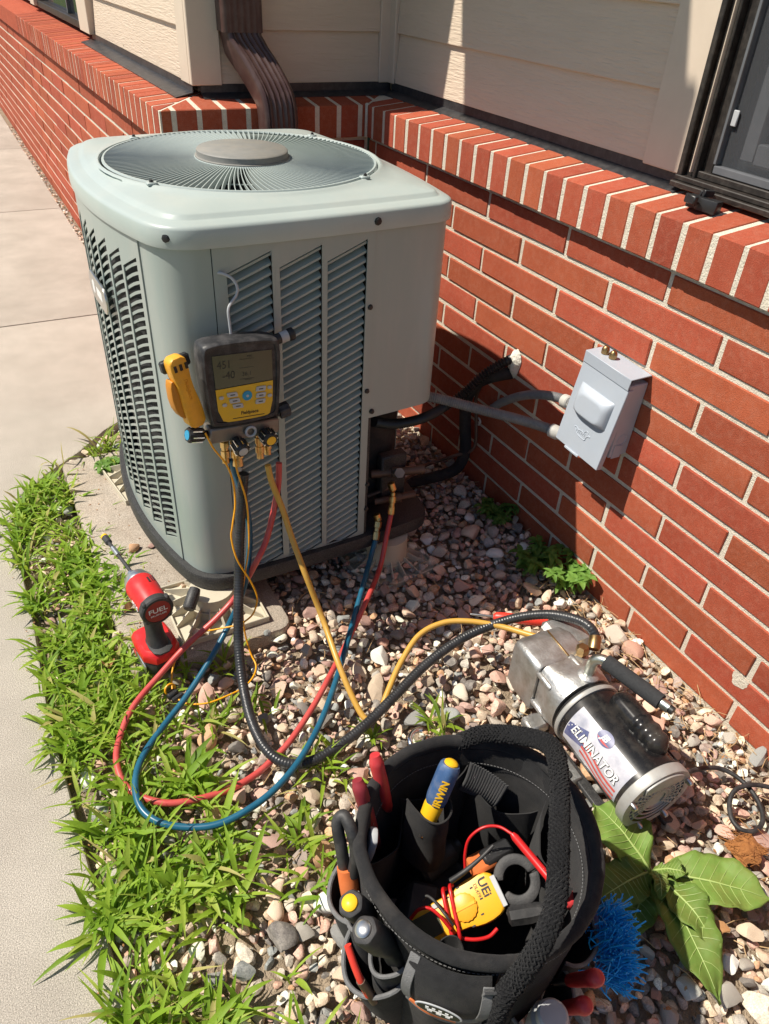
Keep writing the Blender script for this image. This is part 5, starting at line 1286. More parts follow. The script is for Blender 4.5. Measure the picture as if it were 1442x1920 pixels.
ribbon([fo(.10, .845, .0026), fo(.35, .86, .0026), fo(.68, .87, .0026)], .0065, .0020, 'orange_piping', 'orange_binding', fl)
def patchM(u, v, d): 
    p = fo(u, v, d); q = Vector((p.x, p.y, 0)).normalized(); t = (Vector(flapf(min(1, u+.05), v))-Vector(flapf(max(0, u-.05), v))).normalized(); up = q.cross(t)
    if up.z < 0: up = -up
    m_ = Matrix((t, up, t.cross(up))).transposed().to_4x4(); m_.translation = p; return m_
em = MB().prism([(.029*math.cos(a/32*6.2832), .0125*math.sin(a/32*6.2832)) for a in range(32)], 0, .0016).build('emblem', 'button_grey', fl, bevel=.0005, seg=1, M=patchM(.46, .60, .002))
MB().prism([(.0265*math.cos(a/32*6.2832), .0103*math.sin(a/32*6.2832)) for a in range(32)], .0016, .0020).build('emblem_field', 'print_black', em)
for q, (x, y, w, h) in enumerate(((-.014, .003, .006, .0045), (-.006, .0035, .006, .0045), (.002, .0038, .006, .0045), (.010, .0035, .006, .0045), (.016, .0025, .004, .004), (-.010, -.0035, .009, .0035), (.001, -.0042, .009, .0035), (.012, -.0035, .008, .0035), (0, -.0002, .044, .0012))):
    MB().box((x, y, .0022), (w*.7, h, .0005)).build('emblem_mark', 'print_white', em)
# inner pockets
pocket(104, 150, .03, .245, .030, 'inner_pocket', 'canvas_inner', .022, None, inner=True, seed=11)
pocket(60, 106, .03, .270, .026, 'inner_pocket', 'canvas_inner', .010, None, inner=True, seed=12, tilt=-.03)
pocket(12, 58, .03, .250, .030, 'inner_pocket', 'canvas_inner', .016, None, inner=True, seed=13)
pocket(-36, 10, .03, .262, .034, 'inner_pocket', 'canvas_inner', .020, None, inner=True, seed=14, tilt=.04)
pocket(206, 240, .03, .215, .048, 'inner_pocket', 'canvas_inner', -.040, None, inner=True, seed=15)
pocket(240, 276, .03, .250, .034, 'inner_pocket', 'canvas_inner', .02, None, inner=True, seed=16)
# ribbed webbing tab on the back right lining
wb = MB(); wb.sheet(lambda u, v: bpt(60-26*u+6*v, .300-.030*u*1.0-.062*v, -.020-.010*math.sin(math.pi*v)+.0011*math.sin(u*95)), 90, 8, .002); wb.build('webbing_tab', 'webbing', bag, ang=60)
def loop_pocket():
    c = Vector((-0.7808,-1.2650,0.3000)); c = Vector((c.x-BC.x, c.y-BC.y)); ph = math.atan2(c.y, c.x)+math.pi; w0 = math.hypot(c.x, c.y)
    def f(u, v):
        a = ph+rad(-105+210*u); r = .027+.004*vnoise(u*3, v*3, 2); z = .17+(.312-.014*math.sin(math.pi*u)-.17)*v
        k = abs(2*u-1)**3; x, y = c.x+r*math.cos(a), c.y+r*math.sin(a); q = Vector((x, y)); e = Vector((math.cos(ph+math.pi), math.sin(ph+math.pi))); q = q+e*(.02*k)
        return (q.x, q.y, z)
    o = MB().sheet(f, 20, 6, .0014).build('inner_pocket', 'canvas_inner', bag, ang=60); MB().tube([f(i/24, 1.0) for i in range(25)], .0016, 6, raw=True).build('binding', 'canvas', o)
loop_pocket()
# braided handle strap: strands plaited round a path
hp = [(-0.7019,-1.2034,0.3220), (-0.6735,-1.2195,0.3450), (-0.6483,-1.2518,0.3680), (-0.6319,-1.2888,0.3900), (-0.6336,-1.3172,0.4050), (-0.6562,-1.3538,0.4150), (-0.6965,-1.4037,0.4200), (-0.7360,-1.4511,0.4200), (-0.7658,-1.4848,0.4100), (-0.7945,-1.5034,0.3900), (-0.8193,-1.5101,0.3550), (-0.8342,-1.5087,0.3100), (-0.8368,-1.5078,0.2550), (-0.8366,-1.5081,0.2150)]
hpath = spline(hp, 24)
def resample(p, step):
    out = [p[0]]; acc = 0
    for a, b in zip(p, p[1:]):
        d = (b-a).length
        while acc+d >= step:
            t = (step-acc)/d; a = a.lerp(b, t); out.append(a); d = (b-a).length; acc = 0
        acc += d
    return out
hpath = resample(hpath, .0016)
strands = []
cen = Vector((BC.x, BC.y, 0))
NS = 24
for s in range(NS):
    pts = []; nx = None; dirn = 1 if s % 2 else -1
    for i, p in enumerate(hpath):
        t = (hpath[min(i+1, len(hpath)-1)]-hpath[max(i-1, 0)]).normalized()
        if nx is None: nx = Vector((0, 0, 1)).cross(t).normalized()
        nx = (nx-t*nx.dot(t)).normalized(); ny = t.cross(nx)
        w_ = 2*math.pi*(i*.0016)/.066
        ph = dirn*w_+2*math.pi*(s//2)/(NS/2)
        rr2 = .0104+.0011*math.sin((NS/2)*w_+(0 if s % 2 else math.pi))+.0008*vnoise(i*.03, s)
        pts.append(p+(nx*math.cos(ph)*1.10+ny*math.sin(ph)*.92)*rr2-cen)
    strands.append(pts)
hnd = MB().tube([p-cen for p in hpath[::6]], .0094, 12, raw=True).build('handle', 'rope_black', bag, ang=60)
for pts in strands: MB().tube(pts[::2], .0020, 5, raw=True, flat=.8).build('strand', 'rope_black', hnd, ang=70)
fz = MB()                                              # loose fibres on the braid
for _ in range(900):
    i = RND.randrange(4, len(hpath)-4); d = Vector((RND.gauss(0, 1), RND.gauss(0, 1), RND.gauss(0, 1))).normalized(); t = (hpath[i+2]-hpath[i-2]).normalized(); d = (d-t*d.dot(t)).normalized()
    p = hpath[i]-Vector((BC.x, BC.y, 0))+d*.0122; q = p+(d*.5+t*RND.uniform(-1, 1))*RND.uniform(.002, .005); fz.tube([p, q], .00025, 3, raw=True)
tag(fz.build('fibres', 'rope_black', hnd), kind='stuff')
# strap anchor on the front
ribbon([tuple(Vector((-0.8377,-1.5066,0.3180))-cen), bpt(243, .25, .012), bpt(243, .16, .010)], .038, .003, 'strap_anchor', 'webbing', bag)

# ------------------------------------------------------------------ tools in and on the bag
def driver(a, b, R_, name, label, m, capm, prof=None, flut=6, extra=None, n=30):
    """screwdriver handle from the top a down to b, shank below"""
    L_ = (Vector(b)-Vector(a)).length
    prof = prof or [(R_*.55, 0), (R_*.9, .003), (R_, .008), (R_, L_*.45), (R_*.80, L_*.62), (R_*.72, L_*.72), (R_*.95, L_*.88), (R_*.7, L_)]
    o = MB().between(a, b, prof, n, fn=lambda an, z: 1+.035*math.cos(an*flut)).build(name, m, ang=40); tag(o, label, 'screwdriver', 'screwdrivers in the tool bag')
    Ax = axis_frame(a, b)
    if capm: MB().lathe([(R_*.62, .003), (R_*.60, -.002), (R_*.45, -.0042), (0, -.005)], 24, Ax).build('end_cap', capm, o)
    e = Vector(b)+(Vector(b)-Vector(a)).normalized()*.05
    MB().between(b, tuple(e), [(.004, -.002), (.004, .05)], 10).build('shank', 'steel', o)
    return o
ia, ib = (-0.7499,-1.2513,0.3620), (-0.7808,-1.2650,0.3000)
iw = driver(ia, ib, .0165, 'screwdriver', 'blue and yellow screwdriver standing in the inner pocket of the tool bag', 'blue_grip', 'yellow_cap', [(.0126, 0), (.0148, .004), (.0155, .012), (.0153, .054), (.0142, .062), (.011, .068), (.010, .080)], 6)
MB().between(tuple(Vector(ia).lerp(Vector(ib), .80)), tuple(Vector(ib)+(Vector(ib)-Vector(ia))*.1), [(.0125, 0), (.0140, .012), (.0130, .035)], 20).build('ferrule', 'yellow_cap', iw)
ax = axis_frame(ia, ib); vdir = (Vector(cam.location)-Vector(ia)); zax = Vector(ax.col[2][:3]); nv = (vdir-zax*vdir.dot(zax)).normalized()
nv = (nv*1.0+zax.cross(nv)*-.25).normalized(); upv = zax.cross(nv)
mt = Matrix((-zax, -upv if False else nv.cross(-zax), nv)).transposed().to_4x4(); mt.translation = Vector(ia)+zax*.040+nv*.0163
text('handle_text', 'IRWIN', .0150, 'yellow_cap', iw, mt, .0004, .95, bold=.0004)
driver((-0.9507,-1.3471,0.3350), (-.905, -1.345, .225), .0165, 'screwdriver', 'black screwdriver with a round yellow end cap in the left outer pocket', 'tool_black', 'yellow_cap')
driver((-0.9506,-1.3824,0.3380), (-.900, -1.392, .235), .0170, 'screwdriver', 'all black screwdriver with a domed steel end cap in the left outer pocket', 'tool_black', 'steel')
def grip_tool(pts_list, r, name, label, mats, cat):
    T_ = thing(name, label, cat, pts_list[0][-1]); inv = T_.matrix_basis.inverted()
    for pts, m in zip(pts_list, mats):
        MB().tube([tuple(inv @ Vector(p)) for p in pts], lambda t: r*(.55+.45*min(1, t*5+.3)*(1-.25*t)), 12).build('grip', m, T_, ang=60)
    MB().between(tuple(inv @ Vector(pts_list[0][-1])), tuple(inv @ (Vector(pts_list[0][-1])-Vector((-.01, .01, .07)))), [(.012, 0), (.010, .04), (.004, .07)], 10).build('jaws', 'steel', T_)
    return T_
grip_tool([[(-0.8425,-1.2002,0.3750), (-0.8417,-1.2086,0.3550), (-0.8375,-1.2162,0.3250), (-0.8297,-1.2159,0.2800), (-0.8079,-1.1905,0.2000)], [(-0.8780,-1.2185,0.3650), (-0.8765,-1.2297,0.3450), (-0.8691,-1.2376,0.3000), (-0.8558,-1.2341,0.2300), (-0.8390,-1.2169,0.1600)]], .0105, 'pliers', 'pliers with dark red grips standing in the back left outer pocket', ['red_grip', 'dark_red_grip'], 'pliers')
sw = thing('tubing_cutter', 'black arched handle cutter with a worn orange throat on the left of the bag', 'cutter', (-.905, -1.27, .24)); inv = sw.matrix_basis.inverted()
MB().tube([tuple(inv @ Vector(p)) for p in ((-0.9159,-1.2883,0.2700), (-0.9084,-1.2806,0.3050), (-0.9087,-1.2668,0.3350), (-0.9111,-1.2472,0.3450), (-0.9207,-1.2484,0.3350), (-0.9228,-1.2654,0.3050), (-0.9223,-1.2793,0.2600))], .0085, 12).build('arch', 'rubber_black', sw, ang=60)
MB().tube([tuple(inv @ Vector(p)) for p in ((-0.9200,-1.2771,0.2750), (-0.9214,-1.2913,0.2450), (-0.9167,-1.2972,0.2000))], .0135, 12).build('throat', 'orange_binding', sw, ang=60)
MB().tube([tuple(inv @ Vector(p)) for p in ((-0.9076,-1.2740,0.2800), (-0.9096,-1.2932,0.2450), (-0.9075,-1.3018,0.2000))], .0045, 8).build('rod', 'steel', sw, ang=60)
mp_ = tag(MB().prism(smooth_poly([(-.018, -.05), (.018, -.05), (.020, .035), (.010, .05), (-.012, .045)], 1), -.005, .005, frame((-0.8845,-1.2700,0.2750), (.3, .55, .1), (.2, .1, .9)) @ T((0, 0, 0), (90, 0, 0))).build('utility_knife', 'button_grey', None, bevel=.002), 'grey utility knife tucked behind the arched cutter in the outer pocket', 'knife')
rw = tag(MB().tube([(-0.9574,-1.3588,0.2550), (-0.9566,-1.3763,0.2380), (-0.9539,-1.3902,0.2200), (-0.9469,-1.3994,0.1900)], .0048, 9).build('marker', 'red_bright', ang=60), 'thin red marker in the lowest grey edged left pocket', 'marker')
MB().between((-0.9539,-1.3902,0.2200), (-0.9385,-1.4056,0.1700), [(.006, 0), (.006, .05)], 10).build('marker_end', 'copper_brown', rw)
# clamp meter inside the bag
cA, cB = Vector((-0.8466,-1.3529,0.1750)), Vector((-0.7085,-1.3757,0.2350))
CMx = frame((cA+cB)/2-Vector((.0, .0, .012)), cB-cA, (-.30, -.28, .91)) @ T((-.008, 0, 0), (0, 0, 0), (.9, .9, .9))
cm_ = thing('clamp_meter', 'yellow clamp meter with a black jaw lying inside the tool bag', 'clamp meter', M=CMx)
hl = (cB-cA).length/2
MB().prism(smooth_poly([(-hl, -.022), (-hl+.02, -.026), (.0, -.026), (.022, -.034), (.050, -.034), (.070, -.026), (.072, .023), (.055, .033), (.022, .033), (.0, .026), (-hl+.02, .026), (-hl, .022)], 1), -.016, .016).build('body', 'meter_yellow', cm_, bevel=.005)
MB().prism(rrect(.052, .034, .004, 3, -.058, 0), .0155, .0172).build('screen', 'lcd', cm_, bevel=.0005, seg=1)
dl = MB().lathe([(.020, .0155), (.020, .0195), (.017, .0210), (0, .0212)], 36, T((.010, 0, 0)), fn=lambda a, z: 1+.025*math.cos(a*18)).build('dial', 'meter_dial', cm_, ang=30)
MB().box((.010, .0, .0216), (.036, .004, .0012)).build('dial_mark', 'meter_yellow', dl)
text('maker_name', 'UEi', .018, 'print_black', cm_, T((.050, .012, .0163), (0, 0, -90)), .0003, 1.1, bold=.0004)
text('model_text', 'DL479', .0075, 'print_black', cm_, T((.038, .012, .0163), (0, 0, -90)), .0003)
for i in range(7):
    a = rad(-130+43*i); MB().box((.010+.029*math.cos(a), .0285*math.sin(a), .0163), (.005, .0022, .0004)).build('dial_word', 'print_black', cm_)
MB().box((-.092, .010, .0163), (.022, .0022, .0004)).build('warning_text', 'print_black', cm_); MB().box((-.092, .004, .0163), (.026, .0022, .0004)).build('warning_text', 'print_black', cm_)
MB().cbox((-.030, .020, .0165), (.010, .007, .003), .0008).build('side_button', 'button_grey', cm_)
MB().lathe([(.0055, .015), (.0055, .0178), (0, .0182)], 14, T((-.100, -.012, 0))).build('light', 'red_bright', cm_)
MB().cbox((.068, -.002, .0165), (.008, .046, .002), .0008).build('jaw_label', 'button_grey', cm_)
def jawring(a0, a1, name):
    mb = MB(); R0_, R1_ = .020, .036; L_ = []
    for k in range(13):
        a = rad(a0+(a1-a0)*k/12); c, s = math.cos(a), math.sin(a)
        L_.append([(.100+R0_*c, R0_*s*1.05, -.009), (.100+R1_*c, R1_*s*1.05, -.009), (.100+R1_*c, R1_*s*1.05, .009), (.100+R0_*c, R0_*s*1.05, .009)])
    mb.loft(L_); return mb.build(name, 'tool_black', cm_, bevel=.003)
jawring(-160, -2, 'jaw'); jawring(2, 160, 'jaw')
MB().cbox((.078, -.036, 0), (.030, .012, .016), .003).build('jaw_trigger', 'tool_black', cm_)
# test leads
ld = tag(MB().tube([(-0.7575,-1.3281,0.2200), (-0.7536,-1.3178,0.2400), (-0.7443,-1.3103,0.2600), (-0.7250,-1.3118,0.2750), (-0.7060,-1.3226,0.2800), (-0.6958,-1.3423,0.2820)], .0022, 7).build('test_lead', 'red_wire', ang=60), 'red test lead arching to its probe inside the tool bag', 'test lead')
MB().between((-0.6962,-1.3403,0.2820), (-0.6797,-1.3991,0.2620), [(.0035, 0), (.0055, .006), (.0055, .070), (.0068, .072), (.0068, .076), (.003, .08)], 12).build('probe', 'red_wire', ld)
ld2 = tag(MB().tube([(-0.8547,-1.3458,0.2000), (-0.8429,-1.3453,0.2120), (-0.8301,-1.3515,0.2160), (-0.8213,-1.3657,0.2120), (-0.8132,-1.3823,0.2000)], .0024, 7).build('test_lead', 'red_wire', ang=60), 'red test lead curving across the meter display end', 'test lead')
wr = MB()
for k in range(2):
    wr.tube([tuple(CMx @ Vector(p)) for p in ((-.028+.012*k, -.034, -.010), (-.026+.012*k, -.033, .018), (-.018+.012*k, .0, .0215), (-.010+.012*k, .033, .018), (-.008+.012*k, .036, -.008))], .0028, 7)
wr.tube([tuple(CMx @ Vector(p)) for p in ((-.016, -.034, .010), (.004, -.045, .006), (.024, -.050, .0), (.040, -.046, -.004))], .0028, 7)
tag(wr.build('test_lead', 'red_wire', ang=60), 'red test lead wrapped round the yellow clamp meter', 'test lead')
bl_ = tag(MB().tube([(-0.7205,-1.3348,0.2620), (-0.7431,-1.3377,0.2500), (-0.7688,-1.3390,0.2380), (-0.7874,-1.3364,0.2250)], lambda t: .0022+.0022*t, 9).build('test_probe', 'rubber_black', ang=60), 'black test probe lying across the clamp meter', 'test probe')
bw = tag(MB().tube([(-0.8301,-1.3325,0.2000), (-0.8213,-1.3314,0.2050), (-0.8168,-1.3446,0.2100), (-0.8147,-1.3682,0.2150), (-0.8090,-1.3815,0.2050)], .002, 7).build('test_lead', 'rubber_black', ang=60), 'black test lead looping over the meter screen', 'test lead')
# other dark things in the bag
pb = thing('nut_driver', 'grey black handled tool lying in the bag under the meter jaw', 'hand tool', (-0.7148,-1.4157,0.2100)); inv = pb.matrix_basis.inverted()
MB().between(tuple(inv @ Vector((-0.7357,-1.4050,0.2050))), tuple(inv @ Vector((-0.6942,-1.4231,0.2150))), [(.008, 0), (.014, .003), (.0145, .03), (.012, .045), (.014, .07)], 8).build('grip', 'button_grey' if False else 'rubber_black', pb, ang=40)
ob = thing('orange_tool', 'dark tool with an orange end between the meter jaw and the bag lining', 'hand tool', (-0.7219,-1.3152,0.2100)); inv = ob.matrix_basis.inverted()
MB().cbox(tuple(inv @ Vector((-0.7258,-1.3263,0.2050))), (.040, .030, .02), .004).build('head', 'orange_binding', ob); MB().cbox(tuple(inv @ Vector((-0.7008,-1.3256,0.2100))), (.05, .025, .018), .004).build('body', 'black_plastic', ob)
rr3 = tag(MB().cbox((-0.6414,-1.4188,0.2000), (.018, .03, .02), .003).build('red_cap', 'red_grip'), 'small red tool end in the right side of the bag lining', 'hand tool')
bx_ = thing('black_case', 'dark plastic case at the bottom of the tool bag', 'tool case', (BC.x-.02, BC.y+.02, .02), (0, 0, 30))
MB().cbox((0, 0, .05), (.17, .13, .10), .01).build('case', 'rubber_black', bx_); MB().cbox((-.03, .03, .125), (.08, .05, .05), .008, T((0, 0, 0), (0, 0, 20))).build('lid', 'tool_black', bx_)
bj = thing('bottle', 'small black bottle between meter and bag lining', 'bottle', (-0.7656,-1.2788,0.1000)); MB().between((-.03, 0, .05), (.035, .01, .06), [(.012, 0), (.018, .006), (.018, .06), (.010, .07)], 16).build('body', 'rubber_black', bj); MB().between((.032, .0095, .0595), (.045, .0115, .0615), [(.011, 0), (.011, .012)], 12).build('cap', 'black_plastic', bj)
# blue brush, red handles and clear bottle on the right
br_ = thing('scrub_brush', 'bright blue bristle brush sticking out beside the right of the tool bag', 'brush', (-.588, -1.470, .08)); inv = br_.matrix_basis.inverted()
p0, p1 = Vector((-0.5987,-1.4454,0.1550)), Vector((-0.6367,-1.5162,0.1400))
MB().tube([tuple(inv @ p) for p in (p0, p0.lerp(p1, .5), p1)], .010, 10).build('stock', 'decal_blue', br_)
bs = MB(); vd = Vector((.80, -.38, .42)).normalized()
for _ in range(900):
    t = RND.random(); b0 = p0.lerp(p1, t)+Vector((RND.gauss(0, .006), RND.gauss(0, .006), RND.gauss(0, .006)))
    d = (vd+Vector((RND.gauss(0, .42), RND.gauss(0, .42), RND.gauss(0, .42)))).normalized(); L_ = RND.uniform(.024, .044)*(1 if RND.random() < .93 else 1.35)
    b1 = b0+d*L_*.6; b2 = b0+d*L_+Vector((RND.gauss(0, .005), RND.gauss(0, .005), RND.gauss(0, .005)))
    bs.tube([tuple(inv @ b0), tuple(inv @ b1), tuple(inv @ b2)], .0011, 4, raw=True)
tag(bs.build('bristles', 'brush_blue', br_), kind='stuff')
def red_handle(a, b, label):
    t_ = thing('snips', label, 'hand tool', b, group='red handled snips on the right of the bag'); iv = t_.matrix_basis.inverted(); a = tuple(iv @ Vector(a)); b = tuple(iv @ Vector(b))
    MB().between(a, b, [(.0, -.002), (.007, -.0005), (.0105, .005), (.0112, .014), (.0095, .035), (.009, .075), (.008, .10)], 18).build('grip', 'red_grip', t_, ang=50)
    MB().between(b, tuple(Vector(b)+(Vector(b)-Vector(a)).normalized()*.07), [(.006, -.002), (.005, .07)], 10).build('blade', 'steel', t_)
red_handle((-0.6962,-1.5306,0.2500), (-.690, -1.498, .16), 'red handled snips beside the blue brush, the upper of the two')
red_handle((-0.7231,-1.5450,0.2350), (-.712, -1.512, .13), 'red handled snips next to the clear bottle, the lower of the two')
cb = thing('spray_bottle', 'clear plastic bottle top in the front pocket of the tool bag', 'bottle', (-.768, -1.535, .10)); 
MB().lathe([(.026, 0), (.026, .11), (.024, .122), (.019, .126)], 28).build('body', 'clear_plastic', cb, ang=35); MB().lathe([(.019, .126), (.019, .138), (.016, .141), (0, .1415)], 24).build('cap', 'button_grey', cb, ang=35)

# ================================================================== PLANTS
def mb_tone():
    r_ = GR.random(); return 1.0 if r_ < .06 else GR.gauss(.5, .24)
def blade(mb, base, az, L_, w, lean, droop, twist=0.0, seg=5):
    d = Vector((math.cos(az), math.sin(az), 0)); sd = Vector((-math.sin(az), math.cos(az), 0)); rings = []
    p = Vector(base); ang = lean
    for i in range(seg+1):
        u = i/seg; ww = w*(.55+.9*u if u < .5 else 1.0)*(1-max(0, (u-.45)/.55)**1.6)*.5+.0002
        s2 = sd*math.cos(twist*u)+Vector((0, 0, 1))*math.sin(twist*u)
        rings.append((p-s2*ww+Vector((0, 0, ww*.35)), p.copy(), p+s2*ww+Vector((0, 0, ww*.35))))
        ang += droop/seg; st_ = L_/seg; p = p+d*math.sin(ang)*st_+Vector((0, 0, math.cos(ang)*st_))
        if p.z < .004: p.z = .004
    k = len(mb.v); mb.v += [tuple(q) for r in rings for q in r]
    TONE.setdefault(id(mb), []).append((3*(seg+1), (lambda q: 1.0 if q == 1.0 else min(.92, max(0, q)))(mb_tone())))
    for i in range(seg):
        for j in range(2): mb.f.append((k+i*3+j, k+i*3+j+1, k+i*3+3+j+1, k+i*3+3+j))
TONE = {}
def tuft(mb, x, y, z, n, L_, rnd, w=.0075, spread=.012):
    a0 = rnd.uniform(0, 6.283)
    for i in range(n):
        az = a0+i*2.4+rnd.gauss(0, .4); l = L_*rnd.uniform(.5, 1.25)
        blade(mb, (x+rnd.gauss(0, spread), y+rnd.gauss(0, spread), z), az, l, w*rnd.uniform(.35, 1.25), rnd.uniform(.15, .75), rnd.uniform(.5, 1.5), rnd.uniform(-.5, .5))
GR = random.Random(3)
def set_tone(o, mb):
    at = o.data.attributes.new('tone', 'FLOAT', 'POINT'); at.data.foreach_set('value', [t for n, t in TONE.pop(id(mb)) for _ in range(n)]); return o
def grass_obj(name, mb, m='grass', parent=None): return mb.build(name, m, parent, ang=180)
gm = MB(); cnt = 0
while cnt < 620:
    y = GR.uniform(-2.0, .40); x = GR.uniform(-1.245, -.86)
    d = grass_d(x, y)
    # thin patches and bare gravel between the clumps
    dens = d*(.42+1.0*vnoise(x*9, y*9, 1.7))*(1.0 if y > -1.05 else .92)
    if GR.random() > dens: continue
    cnt += 1
    lng = .072 if y > -.65 else .088
    tuft(gm, x, y, -.012, GR.randint(4, 7), lng*GR.uniform(.6, 1.2), GR, GR.choice((.006, .0085, .0105, .012)))
for k in range(46):                                    # leaning over the sidewalk edge
    y = GR.uniform(-1.5, .12); tuft(gm, -1.232, y, -.006, 4, GR.uniform(.05, .09), GR, .007, .006)
og = set_tone(grass_obj('grass', gm), gm); tag(og, 'bright green crabgrass in the strip along the sidewalk', 'grass', kind='stuff')
TUFTS = [('grass_tuft', (-0.9543,0.3314,0.0000), 60, .10, 'tall grass tuft between sidewalk bend and louvred side of the unit', .05), ('grass_tuft', (-0.8141,-0.9517,0.0000), 34, .075, 'grass tuft under the blue hose at the bottom of the black loop', .03),
         ('grass_tuft', (-0.5597,-0.9653,0.0000), 26, .075, 'small grass tuft in gravel between the black hose and the bag', .025), ('grass_tuft', (-0.6918,-0.9370,0.0000), 12, .06, 'tiny grass tuft at the yellow hose bend', .006),
         ('grass_tuft', (-0.9651,-0.7691,0.0000), 34, .075, 'grass tuft inside the loops of red and blue hoses', .026), ('grass_tuft', (-0.8753,-0.7686,0.0000), 14, .06, 'sparse grass blades left of the black hose', .03), ('grass_tuft', (-0.8976,-0.6313,0.0000), 16, .07, 'grass blades beside the pad under the blue hose', .02),
         ('grass_tuft', (-0.9008,-1.0538,0.0000), 30, .07, 'grass tuft below the blue hose nearer the bag', .035), ('grass_tuft', (-0.9136,-1.1531,0.0000), 26, .07, 'grass tuft left of the bag side pockets', .03), ('grass_tuft', (-0.9978,-0.6164,0.0000), 12, .06, 'few grass blades in front of the driver battery', .02)]
for nm, b, n, L_, lab, sp_ in TUFTS:
    mb = MB(); tuft(mb, 0, 0, -.010, n, L_, GR, .0078, sp_*.7); tag(set_tone(mb.build(nm, 'grass', None, ang=180, M=T((b[0], b[1], 0))), mb), lab, 'grass tuft', 'grass tufts in the gravel')

def leaf_sheet(L_, w, fold=.25, curl=.5, wav=.02, shape=1.0, nu=10, nv=6, seed=0, base_w=.08):
    """leaf along +x, returns vertices and faces; midrib dips"""
    mb = MB()
    def f(u, v):
        s = 2*v-1; ww = w*(base_w+(1-base_w)*math.sin(math.pi*min(1, u**shape))**.8)*(1 if u < .97 else .4)
        z = -curl*L_*u*u+abs(s)*ww*fold+wav*L_*math.sin(u*13+seed+s)*abs(s)**2+L_*.25*u
        return (L_*u*(1-.12*curl*u), ww*s*.5, z)
    mb.grid(f, nu, nv); return mb, f
def weed(name, label, loc, stems, seed, hgt, lw=.014, ll=.030, m='weed'):
    r = random.Random(seed); W_ = thing(name, label, 'plant', loc); lf = MB(); stm = MB()
    for s in range(stems):
        az = r.uniform(0, 6.283); ln = hgt*r.uniform(.6, 1.1); tip = Vector((math.cos(az)*ln*.75, math.sin(az)*ln*.75, ln*.75)); b0 = Vector((r.gauss(0, .012), r.gauss(0, .012), -.01))
        mid = b0.lerp(tip, .5)+Vector((0, 0, ln*.15)); pts = spline([b0, mid, tip], 5); stm.tube(pts, .0011, 5, raw=True)
        for i in range(2, len(pts)):
            for k in range(2 if i < len(pts)-1 else 4):
                a2 = az+i*1.57+k*3.1416/(1 if i < len(pts)-1 else 2)+r.gauss(0, .3); mb, _ = leaf_sheet(ll*r.uniform(.6, 1.15), lw*r.uniform(.8, 1.2), .3, .5, .01, .8, 4, 2)
                lf.add(mb.v, mb.f, T(tuple(pts[i]), (0, r.uniform(-25, 15), math.degrees(a2))))
    stm.build('stem', m, W_); lf.build('leaf_cluster', m, W_, ang=180)
    return W_
weed('weed_plant', 'sunlit bright green weed at the foot of the brick wall', tuple((-0.0418,-0.7361,0.0000)), 11, 1, .075)
weed('weed_plant', 'shaded green weed left of the sunlit one at the wall', tuple((-0.0747,-0.6464,0.0000)), 8, 2, .07)
weed('weed_plant', 'small dark weed in deep shade under the insulated pipe', tuple((-0.0494,-0.4541,0.0000)), 8, 4, .065, .012, .026)
weed('weed_plant', 'single upright weed stem touching the bricks', tuple((0.0345,-0.6967,0.0000)), 3, 7, .085, .012, .024)
weed('weed_plant', 'broad leaved weed in the sidewalk bend beside the tall grass tuft', tuple((-0.9472,0.2173,0.0000)), 6, 9, .05, .02, .03)
for q, (u_, v_, lab) in enumerate(((330, 1130, 'a'),)): pass

# big leaved plant right of the bag
bp_ = thing('broadleaf_plant', 'low rosette plant with large broad green leaves right of the tool bag', 'plant', (-.395, -1.395, 0))
LEAVES = [  # tip position, width, curl, lift at the middle
    ((-0.4171,-1.2633,0.0450), .120, .035), ((-0.2660,-1.5295,0.0450), .105, .030), ((-0.4507,-1.5963,0.0200), .090, .05), ((-0.5187,-1.3967,0.0300), .085, .03), ((-0.5117,-1.4612,0.0040), .07, .02), ((-0.3627,-1.4368,0.0500), .034, .03), ((-0.4007,-1.5473,0.0300), .07, .05), ((-0.4476,-1.4539,0.0700), .032, .05)]
o3 = Vector((-.395, -1.395, .012))
for i, (tp, w, lift) in enumerate(LEAVES):
    tp = Vector(tp); d = tp-o3; L_ = d.length
    ctrl = o3+d*.45+Vector((0, 0, lift)); side = Vector((0, 0, 1)).cross(d).normalized()
    def mid(u): return o3*(1-u)**2+ctrl*2*u*(1-u)+tp*u*u
    def lf_(u, v, w=w, i=i):
        s = 2*v-1; ww = w*(.08+.92*math.sin(math.pi*min(1, max(0, u))**1.12)**.95)*(1 if u < .92 else max(.03, (1-u)/.08)); c = mid(u)
        up = Vector((0, 0, 1)); return tuple(c+side*(ww*.5*s)*(1-.08*abs(s))+up*(abs(s)**1.3*ww*.10+.0075*math.sin(u*13+i*2+s*2)*abs(s)+.0035*math.sin(u*37+i)*s*s+.004*vnoise(u*4, s*2, i))-o3+Vector((0, 0, .012)))
    lo = MB().sheet(lf_, 22, 10, .0006).build('leaf', 'big_leaf', bp_, ang=180)
    vn = MB().tube([Vector(lf_(k/12, .5))+Vector((0, 0, .0012)) for k in range(12)], lambda t: .0024*(1-t)+.0004, 6, raw=True)
    for k in range(2, 10):
        for s in (0, 1):
            u0 = k/12; pts = [Vector(lf_(min(.98, u0+.10*q), .5+(s-.5)*.92*q))+Vector((0, 0, .0007)) for q in (0, .33, .66, .95)]; vn.tube(pts, lambda t: .0005*(1-t)+.0002, 5, raw=True)
    vn.build('vein', 'leaf_vein', lo, ang=60)
